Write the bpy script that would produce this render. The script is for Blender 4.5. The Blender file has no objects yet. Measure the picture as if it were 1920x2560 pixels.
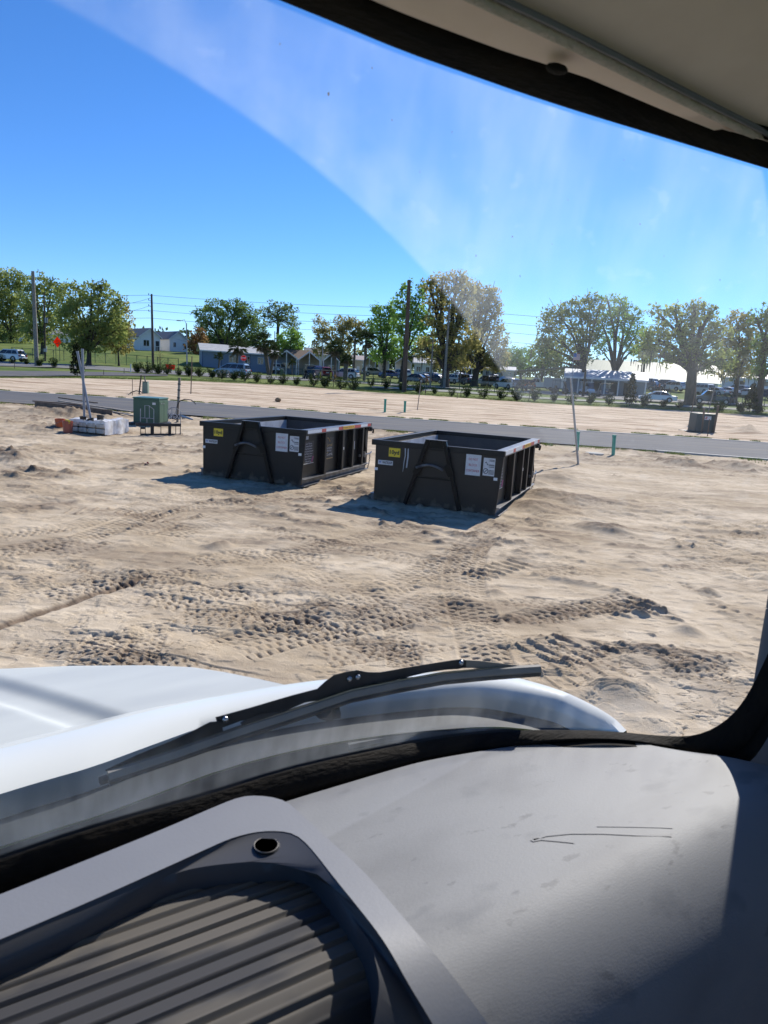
import bpy, bmesh, math, random
import numpy as np
from mathutils import Vector, Matrix

random.seed(7)
rng = np.random.default_rng(7)
sc = bpy.context.scene
COL = sc.collection
R_ = math.radians

# ------------------------------------------------------------------ camera
FPX, PITCH, ROLL, H = 1784.0, 0.187, 0.060, 2.2955
cp, sp, cr, sr = math.cos(PITCH), math.sin(PITCH), math.cos(ROLL), math.sin(ROLL)
FW = np.array([0, cp, -sp]); D0 = np.array([0, -sp, -cp]); R0 = np.array([1.0, 0, 0])
RT = cr * R0 - sr * D0
DN = sr * R0 + cr * D0
CAM = np.array([0, 0, H])
cd = bpy.data.cameras.new('camera'); cam = bpy.data.objects.new('camera', cd); COL.objects.link(cam)
cam.matrix_world = Matrix(((RT[0], -DN[0], -FW[0], 0), (RT[1], -DN[1], -FW[1], 0), (RT[2], -DN[2], -FW[2], H), (0, 0, 0, 1)))
cd.sensor_fit = 'VERTICAL'; cd.sensor_height = 36.0; cd.sensor_width = 27.0
cd.lens = 36.0 * FPX / 2560.0
cd.clip_start = 0.02; cd.clip_end = 6000
cd.dof.use_dof = True; cd.dof.focus_distance = 24.0; cd.dof.aperture_fstop = 19.0
sc.camera = cam

# ------------------------------------------------------------------ light
AZ, EL = R_(28.5), R_(38.0)
SUN = Vector((math.sin(AZ) * math.cos(EL), math.cos(AZ) * math.cos(EL), math.sin(EL)))
w = bpy.data.worlds.new('World'); sc.world = w; w.use_nodes = True
nt = w.node_tree
sky = nt.nodes.new('ShaderNodeTexSky'); sky.sky_type = 'NISHITA'; sky.sun_disc = False
sky.sun_elevation = EL; sky.sun_rotation = AZ; sky.air_density = 1.0; sky.dust_density = 0.0; sky.ozone_density = 5.0
sky.altitude = 1800
bg = nt.nodes['Background']; bg.inputs['Strength'].default_value = 0.125
hs = nt.nodes.new('ShaderNodeHueSaturation'); hs.inputs['Saturation'].default_value = 1.16; hs.inputs['Value'].default_value = 1.15
tn = nt.nodes.new('ShaderNodeMix'); tn.data_type = 'RGBA'; tn.blend_type = 'MULTIPLY'; tn.inputs[0].default_value = 1.0; tn.inputs[7].default_value = (.72, .805, .95, 1)
nt.links.new(sky.outputs['Color'], hs.inputs['Color']); nt.links.new(hs.outputs['Color'], tn.inputs[6]); nt.links.new(tn.outputs[2], bg.inputs['Color'])
ld = bpy.data.lights.new('sun', 'SUN'); ld.energy = 5.0; ld.angle = R_(0.5); ld.color = (1.0, 0.95, 0.87)
lo = bpy.data.objects.new('sun', ld); COL.objects.link(lo); lo.rotation_euler = (-SUN).to_track_quat('-Z', 'Y').to_euler()
lo.location = (0, 0, 60)
sc.view_settings.view_transform = 'Standard'; sc.view_settings.look = 'None'
sc.view_settings.exposure = 0.3; sc.view_settings.gamma = 1.0
sc.render.engine = 'CYCLES'
sc.cycles.use_denoising = True
sc.cycles.max_bounces = 8; sc.cycles.transparent_max_bounces = 12; sc.cycles.volume_bounces = 1
sc.cycles.caustics_reflective = False; sc.cycles.caustics_refractive = False

# ------------------------------------------------------------------ pixel -> world (the photograph measured once, at 1920 x 2560)
def ray(px, py): return FW + RT * ((px - 960) / FPX) + DN * ((py - 1280) / FPX)
def smooth(t): t = np.clip(t, 0, 1); return t * t * (3 - 2 * t)
TY = [-500, 44, 60, 82, 95, 110, 130, 160, 200, 300, 6000]
TZ = [0, 0, .18, .5, 1.12, 1.45, 1.85, 3.0, 4.0, 6.0, 8.0]
def T(x, y):
    z = np.interp(y, TY, TZ); a = x / np.maximum(y, 1)
    z = z + 2.1 * smooth((y - 108) / 45) * smooth((-a - .2) / .08)
    return z + 1.2 * smooth((y - 112) / 25) * smooth((a - .30) / .08)
def G(px, py, dz=0.0):
    """the ground point seen at a photo pixel"""
    d = ray(px, py); lo_, hi = 0.5, 0.5
    while hi < 3000:
        P = CAM + d * hi
        if P[2] < T(P[0], P[1]): break
        lo_ = hi; hi *= 1.01
    for _ in range(40):
        m = (lo_ + hi) / 2; P = CAM + d * m
        if P[2] < T(P[0], P[1]): hi = m
        else: lo_ = m
    P = CAM + d * hi
    return Vector((P[0], P[1], float(T(P[0], P[1])) + dz))
def AT(px, py, y):
    """the point at depth y seen at a photo pixel"""
    d = ray(px, py); P = CAM + d * (y / d[1]); return Vector(P)
def GX(px, y):
    """the ground point at depth y in the column of a pixel near the horizon"""
    P = AT(px, 942 + .06 * (px - 960), y); return Vector((P.x, P.y, float(T(P.x, P.y))))

# ------------------------------------------------------------------ things, tags, meshes
def tag(o, label=None, cat=None, group=None, kind=None):
    if label: o['label'] = label
    if cat: o['category'] = cat
    if group: o['group'] = group
    if kind: o['kind'] = kind
    return o
def thing(name, label, cat, loc=(0, 0, 0), rz=0.0, group=None):
    o = bpy.data.objects.new(name, None); COL.objects.link(o)
    o.location = loc; o.rotation_euler = (0, 0, rz); o.empty_display_size = .2
    return tag(o, label, cat, group)
def mw(o):
    m = Matrix.Identity(4)
    while o is not None:
        m = o.matrix_basis @ m; o = o.parent
    return m
def kids(o): return [c for c in bpy.data.objects if c.parent == o]
def dup(root, loc=None, rz=None, label=None, group=None):
    c = root.copy(); COL.objects.link(c)
    if loc is not None: c.location = loc
    if rz is not None: c.rotation_euler = (0, 0, rz)
    if label: c['label'] = label
    if group: c['group'] = group
    for ch in root.children:
        k = ch.copy(); COL.objects.link(k); k.parent = c
        for g in ch.children:
            q = g.copy(); COL.objects.link(q); q.parent = k
    return c

def link_mesh(name, me, mat, parent=None, mods=()):
    o = bpy.data.objects.new(name, me); COL.objects.link(o)
    if mat is not None:
        for m in (mat if isinstance(mat, (list, tuple)) else [mat]): me.materials.append(m)
    if parent is not None: o.parent = parent
    return o

class MB:
    """collects shapes into one mesh"""
    def __init__(s): s.v = []; s.f = []; s.m = []; s.cur = 0
    def add(s, vs, fs):
        b = len(s.v); s.v += [tuple(p) for p in vs]
        for f in fs: s.f.append([b + i for i in f]); s.m.append(s.cur)
        return s
    def box(s, x0, x1, y0, y1, z0, z1, M=None):
        vs = [Vector((x, y, z)) for z in (z0, z1) for y in (y0, y1) for x in (x0, x1)]
        if M is not None: vs = [M @ p for p in vs]
        return s.add(vs, [(0, 2, 3, 1), (4, 5, 7, 6), (0, 1, 5, 4), (2, 6, 7, 3), (0, 4, 6, 2), (1, 3, 7, 5)])
    def beam(s, a, b, wx, wy, up=(0, 0, 1)):
        a, b = Vector(a), Vector(b); d = (b - a).normalized(); u = Vector(up)
        if abs(d.dot(u)) > .98: u = Vector((1, 0, 0))
        x = d.cross(u).normalized(); y = x.cross(d)
        vs = [p + x * (sx * wx / 2) + y * (sy * wy / 2) for p in (a, b) for sx, sy in ((-1, -1), (1, -1), (1, 1), (-1, 1))]
        return s.add(vs, [(3, 2, 1, 0), (4, 5, 6, 7), (0, 1, 5, 4), (1, 2, 6, 5), (2, 3, 7, 6), (3, 0, 4, 7)])
    def tube(s, pts, r, n=8, cap=True):
        pts = [Vector(p) for p in pts]; k = len(pts)
        rs = r if isinstance(r, (list, tuple)) else [r] * k
        vs = []; prev = None
        for i, p in enumerate(pts):
            d = (pts[min(i + 1, k - 1)] - pts[max(i - 1, 0)])
            d = d.normalized() if d.length > 1e-9 else Vector((0, 0, 1))
            if prev is None:
                u = Vector((0, 0, 1)) if abs(d.z) < .9 else Vector((1, 0, 0))
                x = d.cross(u).normalized()
            else:
                x = (prev - d * prev.dot(d)); x = x.normalized() if x.length > 1e-6 else d.cross(Vector((1, 0, 0))).normalized()
            prev = x; y = d.cross(x)
            vs += [p + (x * math.cos(2 * math.pi * j / n) + y * math.sin(2 * math.pi * j / n)) * rs[i] for j in range(n)]
        fs = [(i * n + j, i * n + (j + 1) % n, (i + 1) * n + (j + 1) % n, (i + 1) * n + j) for i in range(k - 1) for j in range(n)]
        if cap: fs += [tuple(range(n - 1, -1, -1)), tuple(range((k - 1) * n, k * n))]
        return s.add(vs, fs)
    def lathe(s, prof, c=(0, 0, 0), n=16, M=None):
        vs = [Vector((c[0] + r * math.cos(2 * math.pi * j / n), c[1] + r * math.sin(2 * math.pi * j / n), c[2] + z)) for r, z in prof for j in range(n)]
        if M is not None: vs = [M @ p for p in vs]
        k = len(prof)
        fs = [(i * n + j, i * n + (j + 1) % n, (i + 1) * n + (j + 1) % n, (i + 1) * n + j) for i in range(k - 1) for j in range(n)]
        fs += [tuple(range(n - 1, -1, -1)), tuple(range((k - 1) * n, k * n))]
        return s.add(vs, fs)
    def prism(s, poly, off):
        """polygon (3d points) extruded by the vector off"""
        p = [Vector(q) for q in poly]; n = len(p); off = Vector(off)
        return s.add(p + [q + off for q in p], [tuple(range(n - 1, -1, -1)), tuple(range(n, 2 * n))] + [(i, (i + 1) % n, n + (i + 1) % n, n + i) for i in range(n)])
    def loft(s, rows, close=False):
        n = len(rows[0]); vs = [p for r in rows for p in r]; fs = []
        for i in range(len(rows) - 1):
            for j in range(n if close else n - 1):
                fs.append((i * n + j, i * n + (j + 1) % n, (i + 1) * n + (j + 1) % n, (i + 1) * n + j))
        return s.add(vs, fs)
    def ball(s, c, r, sub=1, sq=(1, 1, 1), jit=0.0):
        bm = bmesh.new(); bmesh.ops.create_icosphere(bm, subdivisions=sub, radius=1.0)
        vs = [Vector(c) + Vector((q.co.x * sq[0], q.co.y * sq[1], q.co.z * sq[2])) * (r * (1 + random.uniform(-jit, jit))) for q in bm.verts]
        s.add(vs, [[x.index for x in f.verts] for f in bm.faces]); bm.free(); return s
    def build(s, name, mat, parent=None, world=False, smooth=None, bevel=0.0, recalc=True):
        me = bpy.data.meshes.new(name); vs = s.v
        if world and parent is not None:
            inv = mw(parent).inverted(); vs = [inv @ Vector(p) for p in vs]
        me.from_pydata([tuple(p) for p in vs], [], s.f)
        if recalc:
            bm = bmesh.new(); bm.from_mesh(me); bmesh.ops.recalc_face_normals(bm, faces=bm.faces); bm.to_mesh(me); bm.free()
        if any(s.m): me.polygons.foreach_set('material_index', s.m)
        if smooth is not None:
            me.polygons.foreach_set('use_smooth', [True] * len(me.polygons)); me.set_sharp_from_angle(angle=R_(smooth))
        o = link_mesh(name, me, mat, parent)
        if bevel:
            b = o.modifiers.new('bevel', 'BEVEL'); b.width = bevel; b.segments = 2; b.limit_method = 'ANGLE'; b.angle_limit = R_(40)
        return o

def grid_mesh(name, V, nr, nc, mat, parent=None, attrs=None, smooth=True):
    """V: (nr*nc,3) array, rows nr; fast regular sheet"""
    me = bpy.data.meshes.new(name)
    idx = np.arange(nr * nc).reshape(nr, nc)
    q = np.stack([idx[:-1, :-1], idx[:-1, 1:], idx[1:, 1:], idx[1:, :-1]], -1).reshape(-1, 4)
    raw_mesh(me, V, q, smooth)
    for k, a in (attrs or {}).items():
        at = me.attributes.new(k, 'FLOAT', 'POINT'); at.data.foreach_set('value', a.astype(np.float32).ravel())
    return link_mesh(name, me, mat, parent)
def raw_mesh(me, V, q, smooth=False):
    V = np.asarray(V, np.float32); q = np.asarray(q, np.int32); k = q.shape[1]
    me.vertices.add(len(V)); me.vertices.foreach_set('co', V.ravel())
    me.loops.add(q.size); me.loops.foreach_set('vertex_index', q.ravel())
    me.polygons.add(len(q)); me.polygons.foreach_set('loop_start', np.arange(0, q.size, k, dtype=np.int32))
    me.polygons.foreach_set('loop_total', np.full(len(q), k, np.int32))
    if smooth: me.polygons.foreach_set('use_smooth', np.ones(len(q), bool))
    me.update(calc_edges=True)

# ------------------------------------------------------------------ materials
def mat(name, c, c2=None, scale=6.0, rough=.6, metal=0.0, bump=0.0, bscale=None, spec=.5, detail=4.0, lo=.35, hi=.65, stretch=None, coat=0.0):
    m = bpy.data.materials.new(name); m.use_nodes = True; t = m.node_tree; b = t.nodes['Principled BSDF']
    b.inputs['Roughness'].default_value = rough; b.inputs['Metallic'].default_value = metal
    b.inputs['Specular IOR Level'].default_value = spec; b.inputs['Base Color'].default_value = (*c, 1)
    b.inputs['Coat Weight'].default_value = coat
    if c2 or bump:
        tc = t.nodes.new('ShaderNodeTexCoord'); src = tc.outputs['Object']
        if stretch:
            mp = t.nodes.new('ShaderNodeMapping'); mp.inputs['Scale'].default_value = stretch; t.links.new(src, mp.inputs['Vector']); src = mp.outputs['Vector']
        n = t.nodes.new('ShaderNodeTexNoise'); n.inputs['Scale'].default_value = scale; n.inputs['Detail'].default_value = detail
        t.links.new(src, n.inputs['Vector'])
        if c2:
            rp = t.nodes.new('ShaderNodeValToRGB'); rp.color_ramp.elements[0].position = lo; rp.color_ramp.elements[1].position = hi
            rp.color_ramp.elements[0].color = (*c, 1); rp.color_ramp.elements[1].color = (*c2, 1)
            t.links.new(n.outputs['Fac'], rp.inputs['Fac']); t.links.new(rp.outputs['Color'], b.inputs['Base Color'])
        if bump:
            n2 = t.nodes.new('ShaderNodeTexNoise'); n2.inputs['Scale'].default_value = bscale or scale * 4; n2.inputs['Detail'].default_value = 3
            t.links.new(src, n2.inputs['Vector'])
            bp = t.nodes.new('ShaderNodeBump'); bp.inputs['Strength'].default_value = min(bump, 1.0); bp.inputs['Distance'].default_value = .02
            t.links.new(n2.outputs['Fac'], bp.inputs['Height']); t.links.new(bp.outputs['Normal'], b.inputs['Normal'])
    return m
def leaf_mat(name, c1, c2, c3=None, scale=.35, transl=.56):
    m = bpy.data.materials.new(name); m.use_nodes = True; t = m.node_tree
    for n in list(t.nodes): t.nodes.remove(n)
    out = t.nodes.new('ShaderNodeOutputMaterial'); mx = t.nodes.new('ShaderNodeMixShader'); df = t.nodes.new('ShaderNodeBsdfDiffuse'); tr = t.nodes.new('ShaderNodeBsdfTranslucent')
    tc = t.nodes.new('ShaderNodeTexCoord'); n = t.nodes.new('ShaderNodeTexNoise'); n.inputs['Scale'].default_value = scale; n.inputs['Detail'].default_value = 5
    rp = t.nodes.new('ShaderNodeValToRGB'); e = rp.color_ramp.elements; e[0].position = .38; e[1].position = .62; e[0].color = (*c1, 1); e[1].color = (*c2, 1)
    if c3: x = e.new(.72); x.color = (*c3, 1)
    t.links.new(tc.outputs['Object'], n.inputs['Vector']); t.links.new(n.outputs['Fac'], rp.inputs['Fac'])
    t.links.new(rp.outputs['Color'], df.inputs['Color']); t.links.new(rp.outputs['Color'], tr.inputs['Color'])
    mx.inputs[0].default_value = transl; t.links.new(df.outputs[0], mx.inputs[1]); t.links.new(tr.outputs[0], mx.inputs[2]); t.links.new(mx.outputs[0], out.inputs['Surface'])
    return m

M = {}
M['black'] = mat('black_plastic', (.012, .012, .013), rough=.45)
M['blackpaint'] = mat('black_paint', (.0058, .0058, .007), (.011, .0102, .0100), scale=2.2, spec=.26, rough=.42, bump=.15, bscale=7, stretch=(1, 1, .5))
M['white'] = mat('white_paint', (.78, .79, .80), (.66, .67, .67), scale=2.5, rough=.35)
M['steel'] = mat('galvanised_steel', (.32, .33, .35), (.22, .23, .25), scale=8, rough=.45, metal=.6)
M['wood'] = mat('weathered_wood', (.17, .12, .085), (.10, .075, .055), scale=4, rough=.85, stretch=(1, 1, .15), bump=.3)
M['polewood'] = mat('treated_pole_wood', (.10, .075, .055), (.05, .04, .032), scale=5, rough=.9, stretch=(2, 2, .15))
M['greywood'] = mat('grey_board_wood', (.30, .27, .23), (.19, .165, .14), scale=5, rough=.9, stretch=(1, 1, 1), bump=.2)
M['concrete'] = mat('concrete', (.46, .44, .39), (.38, .36, .32), scale=3, rough=.9)
M['glassdark'] = mat('dark_window_glass', (.015, .018, .022), rough=.08, spec=.8)
M['tyre'] = mat('tyre_rubber', (.02, .02, .02), rough=.8)
M['rim'] = mat('alloy_rim', (.35, .35, .36), rough=.35, metal=.7)
M['lamp'] = mat('headlight_lens', (.7, .72, .75), rough=.1)
M['tail'] = mat('tail_light_lens', (.35, .01, .01), rough=.2)
M['chrome'] = mat('dull_chrome', (.5, .5, .5), rough=.25, metal=.9)
M['orange'] = leaf_mat('orange_sign_film', (.95, .10, .012), (.95, .12, .015), transl=.65)
M['red'] = leaf_mat('red_sign_film', (.75, .035, .02), (.75, .04, .025), transl=.5)
M['yellow'] = mat('yellow_sticker', (.75, .55, .02), rough=.5)
M['paper'] = mat('white_sticker', (.62, .63, .64), (.55, .55, .55), scale=20, rough=.5)
M['ink'] = mat('black_ink', (.015, .015, .015), rough=.6)
M['redink'] = mat('red_ink', (.45, .03, .025), rough=.6)
M['blueink'] = mat('blue_ink', (.02, .12, .4), rough=.6)
M['green'] = mat('green_cabinet_paint', (.045, .10, .058), (.035, .08, .048), scale=2, rough=.5)
M['teal'] = mat('teal_pvc_pipe', (.05, .36, .24), (.04, .28, .2), scale=5, rough=.45)
M['greypvc'] = mat('grey_pvc_pipe', (.24, .26, .30), rough=.4)
M['grass_dk'] = leaf_mat('grass_blades', (.09, .14, .03), (.20, .22, .07), scale=.6, transl=.3)
M['bark'] = mat('bark', (.075, .06, .05), (.035, .028, .024), scale=3, rough=.95, stretch=(3, 3, .5), bump=.5)
M['palmbark'] = mat('palm_trunk', (.17, .14, .11), (.09, .072, .056), scale=5, rough=.95, stretch=(1, 1, 4), bump=.6)

def text_mesh(body, size, bold=0.0):
    cu = bpy.data.curves.new('txt', 'FONT'); cu.body = body; cu.size = size; cu.align_x = 'CENTER'; cu.align_y = 'CENTER'; cu.offset = bold; cu.resolution_u = 2
    o = bpy.data.objects.new('txt', cu); COL.objects.link(o)
    dg = bpy.context.evaluated_depsgraph_get(); me = bpy.data.meshes.new_from_object(o.evaluated_get(dg))
    vs = [v.co.copy() for v in me.vertices]; fs = [list(p.vertices) for p in me.polygons]
    bpy.data.objects.remove(o); bpy.data.curves.remove(cu); bpy.data.meshes.remove(me)
    return vs, fs
def lettering(mb, body, size, o, ux, uy, width=None, bold=0.0):
    """adds flat letters to mb: centre o, axes ux, uy"""
    vs, fs = text_mesh(body, size, bold)
    if not vs: return
    x0 = min(v.x for v in vs); x1 = max(v.x for v in vs)
    k = (width / (x1 - x0)) if width else 1.0
    o, ux, uy = Vector(o), Vector(ux), Vector(uy)
    mb.add([o + ux * ((v.x - (x0 + x1) / 2) * k) + uy * v.y for v in vs], fs)

# ------------------------------------------------------------------ ground
def hash2(i, j, s):
    h = (i * 374761393 + j * 668265263 + s * 1442695041) & 0xFFFFFFFF
    h = ((h ^ (h >> 13)) * 1274126177) & 0xFFFFFFFF
    return ((h ^ (h >> 16)) & 0xFFFF) / 65535.0
def vnoise(x, y, s=0):
    i = np.floor(x).astype(np.int64); j = np.floor(y).astype(np.int64); u = x - i; v = y - j
    u = u * u * (3 - 2 * u); v = v * v * (3 - 2 * v)
    return (hash2(i, j, s) * (1 - u) + hash2(i + 1, j, s) * u) * (1 - v) + (hash2(i, j + 1, s) * (1 - u) + hash2(i + 1, j + 1, s) * u) * v
def fbm(x, y, s=0, o=4):
    a = .5; r = 0; t = 0
    for k in range(o): r = r + a * vnoise(x, y, s + k * 17); t += a; a *= .5; x = x * 2.03 + 5.1; y = y * 2.03 + 1.7
    return r / t

EDGE = [(-700, 936), (-300, 940), (0, 943.5), (240, 945), (480, 951), (720, 962), (920, 978), (1140, 992), (1360, 1008), (1640, 1021), (1920, 1038), (2300, 1061), (2900, 1096)]
RNEAR = [(-700, 956), (-300, 982), (0, 1006), (500, 1041), (1001, 1078), (1356, 1108), (1573, 1123), (1920, 1150), (2300, 1180), (2900, 1228)]
RFAR = [(-700, 934), (-300, 958), (0, 978.5), (480, 1007.5), (920, 1042), (1360, 1072.5), (1640, 1090), (1920, 1109), (2300, 1135), (2900, 1176)]
def edge_fn(pts):
    P = [G(*p) for p in pts]; a = np.array([p.x / p.y for p in P]); y = np.array([p.y for p in P])
    o = np.argsort(a); return lambda q: np.interp(q, a[o], y[o])
yE, yN, yF = edge_fn(EDGE), edge_fn(RNEAR), edge_fn(RFAR)

def seg_track(X, Y, pts, w):
    """signed across-distance d and along-distance s of the nearest point of a polyline"""
    D = np.full(X.shape, 9.0); S = np.zeros(X.shape); acc = 0.0
    for (x0, y0), (x1, y1) in zip(pts[:-1], pts[1:]):
        L = math.hypot(x1 - x0, y1 - y0); ux, uy = (x1 - x0) / L, (y1 - y0) / L
        px, py = X - x0, Y - y0; s = px * ux + py * uy; d = px * uy - py * ux
        ok = (s >= 0) & (s <= L) & (np.abs(d) < np.abs(D)) & (np.abs(d) < w)
        D = np.where(ok, d, D); S = np.where(ok, acc + s, S); acc += L
    return D, S
def px_line(pts, k=1.1573):
    P = [G(a * k, b * k) for a, b in pts]; out = []
    q = [(p.x, p.y) for p in P]
    for (a, b), (c, d) in zip(q[:-1], q[1:]):
        for i in range(4): out.append((a + (c - a) * i / 4, b + (d - b) * i / 4))
    out.append(q[-1]); return out
# wheel tracks measured on the 1659-wide view of the photograph: (points, half width, style, depth)
TRACKS = [
    ([(-60, 1165), (150, 1140), (330, 1085), (520, 1062)], .24, 'tyre', .026),
    ([(-60, 1205), (170, 1168), (360, 1105), (560, 1075)], .24, 'tyre', .026),
    ([(360, 1160), (480, 1115), (620, 1078), (760, 1062)], .26, 'tyre', .03),
    ([(560, 1345), (700, 1330), (840, 1270), (1000, 1200), (1050, 1155), (1080, 1128)], .26, 'tyre', .032),
    ([(1030, 1350), (1005, 1280), (1000, 1230), (1020, 1180)], .24, 'tyre', .035),
    ([(340, 1300), (520, 1275), (640, 1258), (720, 1232)], .26, 'tyre', .026),
    ([(500, 1400), (640, 1365), (760, 1342), (900, 1315), (960, 1290)], .3, 'tyre', .034),
    ([(190, 1450), (230, 1400), (255, 1375)], .2, 'tyre', .022),
    ([(285, 1455), (310, 1400), (322, 1370)], .14, 'tyre', .016),
    ([(875, 1440), (868, 1390), (858, 1340)], .14, 'tyre', .018),
    ([(1060, 1450), (1040, 1390), (1022, 1345)], .22, 'tyre', .024),
    ([(100, 1290), (200, 1262), (330, 1240)], .2, 'tyre', .022),
    ([(1000, 1142), (1200, 1190), (1450, 1275), (1700, 1360)], .05, 'dots', .04),
    ([(1130, 1128), (1290, 1150), (1450, 1178), (1700, 1205)], .05, 'dots', .045),
    ([(1040, 1185), (1200, 1240), (1400, 1300), (1700, 1400)], .05, 'dots', .03),
    ([(940, 1098), (1100, 1135), (1300, 1172), (1500, 1200)], .2, 'dark', .02),
    ([(1150, 1240), (1400, 1290), (1660, 1345)], .09, 'ridge', .05),
    ([(220, 1175), (330, 1120), (420, 1090)], .06, 'dots', .05),
    ([(380, 1140), (470, 1100), (540, 1085)], .06, 'dots', .05),
    ([(1170, 1420), (1300, 1380), (1460, 1310)], .3, 'cleat', .035),
    ([(1300, 1340), (1420, 1300), (1500, 1290)], .26, 'cleat', .04),
    ([(1030, 1245), (1100, 1222), (1130, 1215)], .2, 'cleat', .04),
    ([(1480, 1180), (1560, 1150), (1680, 1130)], .35, 'cleat', .035),
    ([(150, 1105), (280, 1110), (420, 1130)], .28, 'cleat', .03),
    ([(1180, 1465), (1400, 1440), (1600, 1395)], .2, 'cleat', .02),
    ([(-20, 1362), (100, 1318), (200, 1285), (322, 1245)], .05, 'furrow', .05),
    ([(1090, 1330), (1240, 1370), (1440, 1420)], .12, 'ridge', .03),
    ([(700, 1210), (560, 1195), (420, 1215)], .24, 'tyre', .02),
    ([(1180, 1520), (1330, 1490), (1600, 1420)], .1, 'ridge', .04),
    ([(820, 1110), (900, 1140), (1010, 1160), (1080, 1140)], .08, 'ridge', .05),
]
for i in range(32):      # long faint overlapping passes of the same machines
    x0, y0 = random.uniform(-60, 1500), random.uniform(1080, 1420); l = random.uniform(220, 640); sl = random.choice((-.16, -.22, -.10, .12, .2)) * random.uniform(.6, 1.3); bw = random.uniform(-.1, .1)
    TRACKS.append(([(x0 + l * u, y0 + l * u * sl + bw * l * u * (1 - u)) for u in (0, .25, .5, .75, 1)], random.uniform(.17, .26), 'tyre' if i % 4 else 'ridge', random.uniform(.010, .018)))
def dirt(X, Y):
    """height and colour of the sandy lot: graded flat, crusted, printed over by tyres and tracks"""
    far = smooth((Y - 8) / 6)
    z = (fbm(X * .35, Y * .35, 3, 2) - .5) * (.05 + .07 * far)
    n1 = fbm(X * 1.1, Y * 1.5, 9, 5); z += (n1 - .5) * .05
    # thin crust layers: small sharp scarps
    patch = smooth((fbm(X * .55, Y * .55, 61, 2) - .42) / .14)
    n2 = fbm(X * 2.1 + 4, Y * 3.4, 13, 5)
    for lv, hgt in ((.46, .011), (.54, .012), (.61, .010)): z += hgt * smooth((n2 - lv) / .012) * patch
    n3 = fbm(X * 6, Y * 8, 17, 3); z += (n3 - .5) * .014
    z += .006 * smooth((n3 - .60) / .03)
    # churned zones farther out
    rough = smooth((fbm(X * .22 + 3, Y * .3, 21, 3) - .47) / .14) * smooth((Y - 7.5) / 5)
    cl = np.clip(fbm(X * 3.1, Y * 4.6, 31, 5) - .53, 0, 1); rub = np.abs(n3 - .5)
    z += cl * .24 * rough * (.4 + 3.2 * rub)
    tint = rough * (.20 + 3.6 * np.clip(cl, 0, .3) + 1.4 * rub * (cl > .02))
    tint += smooth((fbm(X * .45 + .3 * Y, Y * 1.5, 35, 4) - .52) / .1) * .40
    tint += smooth((fbm(X * 1.6 + Y, Y * 3.2, 37, 3) - .55) / .1) * .32
    ck = np.abs(fbm(X * 4.5 + 9, Y * 5.5, 51, 4) - .5); crack = np.exp(-(ck / .009) ** 2) * patch; z -= crack * .014; tint += crack * .35
    for it_, (pts, hw, style, dep) in enumerate(TRACKS):
        P = px_line(pts); x0 = min(p[0] for p in P) - 1; x1 = max(p[0] for p in P) + 1; y0 = min(p[1] for p in P) - 1; y1 = max(p[1] for p in P) + 1
        j0, j1 = np.searchsorted(Y[:, 0], (y0, y1))
        if j1 - j0 < 3: continue
        xs_, ys_ = X[j0:j1], Y[j0:j1]; I = (xs_ > x0) & (xs_ < x1)
        if not I.any(): continue
        x, y = xs_[I], ys_[I]; d, s = seg_track(x, y, P, hw * 1.5 + .06)
        on = np.abs(d) < 8; u = np.abs(d) / hw; ins = np.clip((1.05 - u) / .08, 0, 1) * on
        fade = smooth((vnoise(x * .9, y * .9, 81) * .6 + vnoise(x * 2.6, y * 2.6, 82) * .4 - .37) / .12)
        if it_ < 32 and style == 'tyre': fade = .45 + .55 * fade
        if style == 'tyre':
            nb = 5; q = (d / hw + 1) / 2 * nb; rowi = np.floor(q); bp = np.abs(q - rowi - .5) * 2
            ph = s / .105 + .5 * (rowi % 2) + .6 * np.abs(d / hw); ap = np.abs((ph % 1) - .5) * 2
            pit = np.clip((.36 - ap) / .14, 0, 1) * np.clip((.78 - bp) / .14, 0, 1)
            pit = pit * (.6 + .5 * vnoise(x * 3.3, y * 3.3, 84)); edge_ = np.exp(-((u - 1.0) / .05) ** 2) * on; dz = ins * fade * (-.004 - np.minimum(dep, .024) * .9 * pit) - edge_ * .008 * fade; tn = ins * fade * (.15 + .55 * pit) + edge_ * fade * .25
            dz += np.exp(-((u - 1.12) / .10) ** 2) * on * dep * .22 * fade
        elif style == 'cleat':
            ap = np.abs(((s / .17) % 1) - .5) * 2; bar = np.clip((ap - .70) / .14, 0, 1) * (.5 + vnoise(x * 9, y * 9, 91))
            dz = ins * fade * bar * dep * .6; tn = ins * fade * (.06 + .4 * bar)
        elif style == 'dots':
            ap = np.abs(((s / .15) % 1) - .5) * 2; bl = np.exp(-u ** 2 * 1.4) * np.clip((ap - .35) / .2, 0, 1) * on * (.15 + 1.1 * vnoise(x * 5, y * 5, 92)) * fade; dz = bl * dep * .7; tn = bl * .35
        elif style == 'ridge':
            r = np.exp(-u ** 2) * on * (.2 + 1.5 * fbm(x * 8, y * 8, 95, 3)) * fade; dz = r * dep * .6; tn = r * .4
        elif style == 'furrow':
            r = np.exp(-u ** 2) * on * (.6 + .6 * vnoise(x * 9, y * 9, 96)); dz = -r * dep; tn = r * 2.8
        else:
            r = np.exp(-u ** 2 * .8) * on * smooth((fbm(x * .9, y * 2.5, 97, 3) - .42) / .2); dz = r * .01; tn = r * .9
        zz = z[j0:j1]; tt = tint[j0:j1]; zz[I] += dz; tt[I] += tn
    return z, tint

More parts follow.
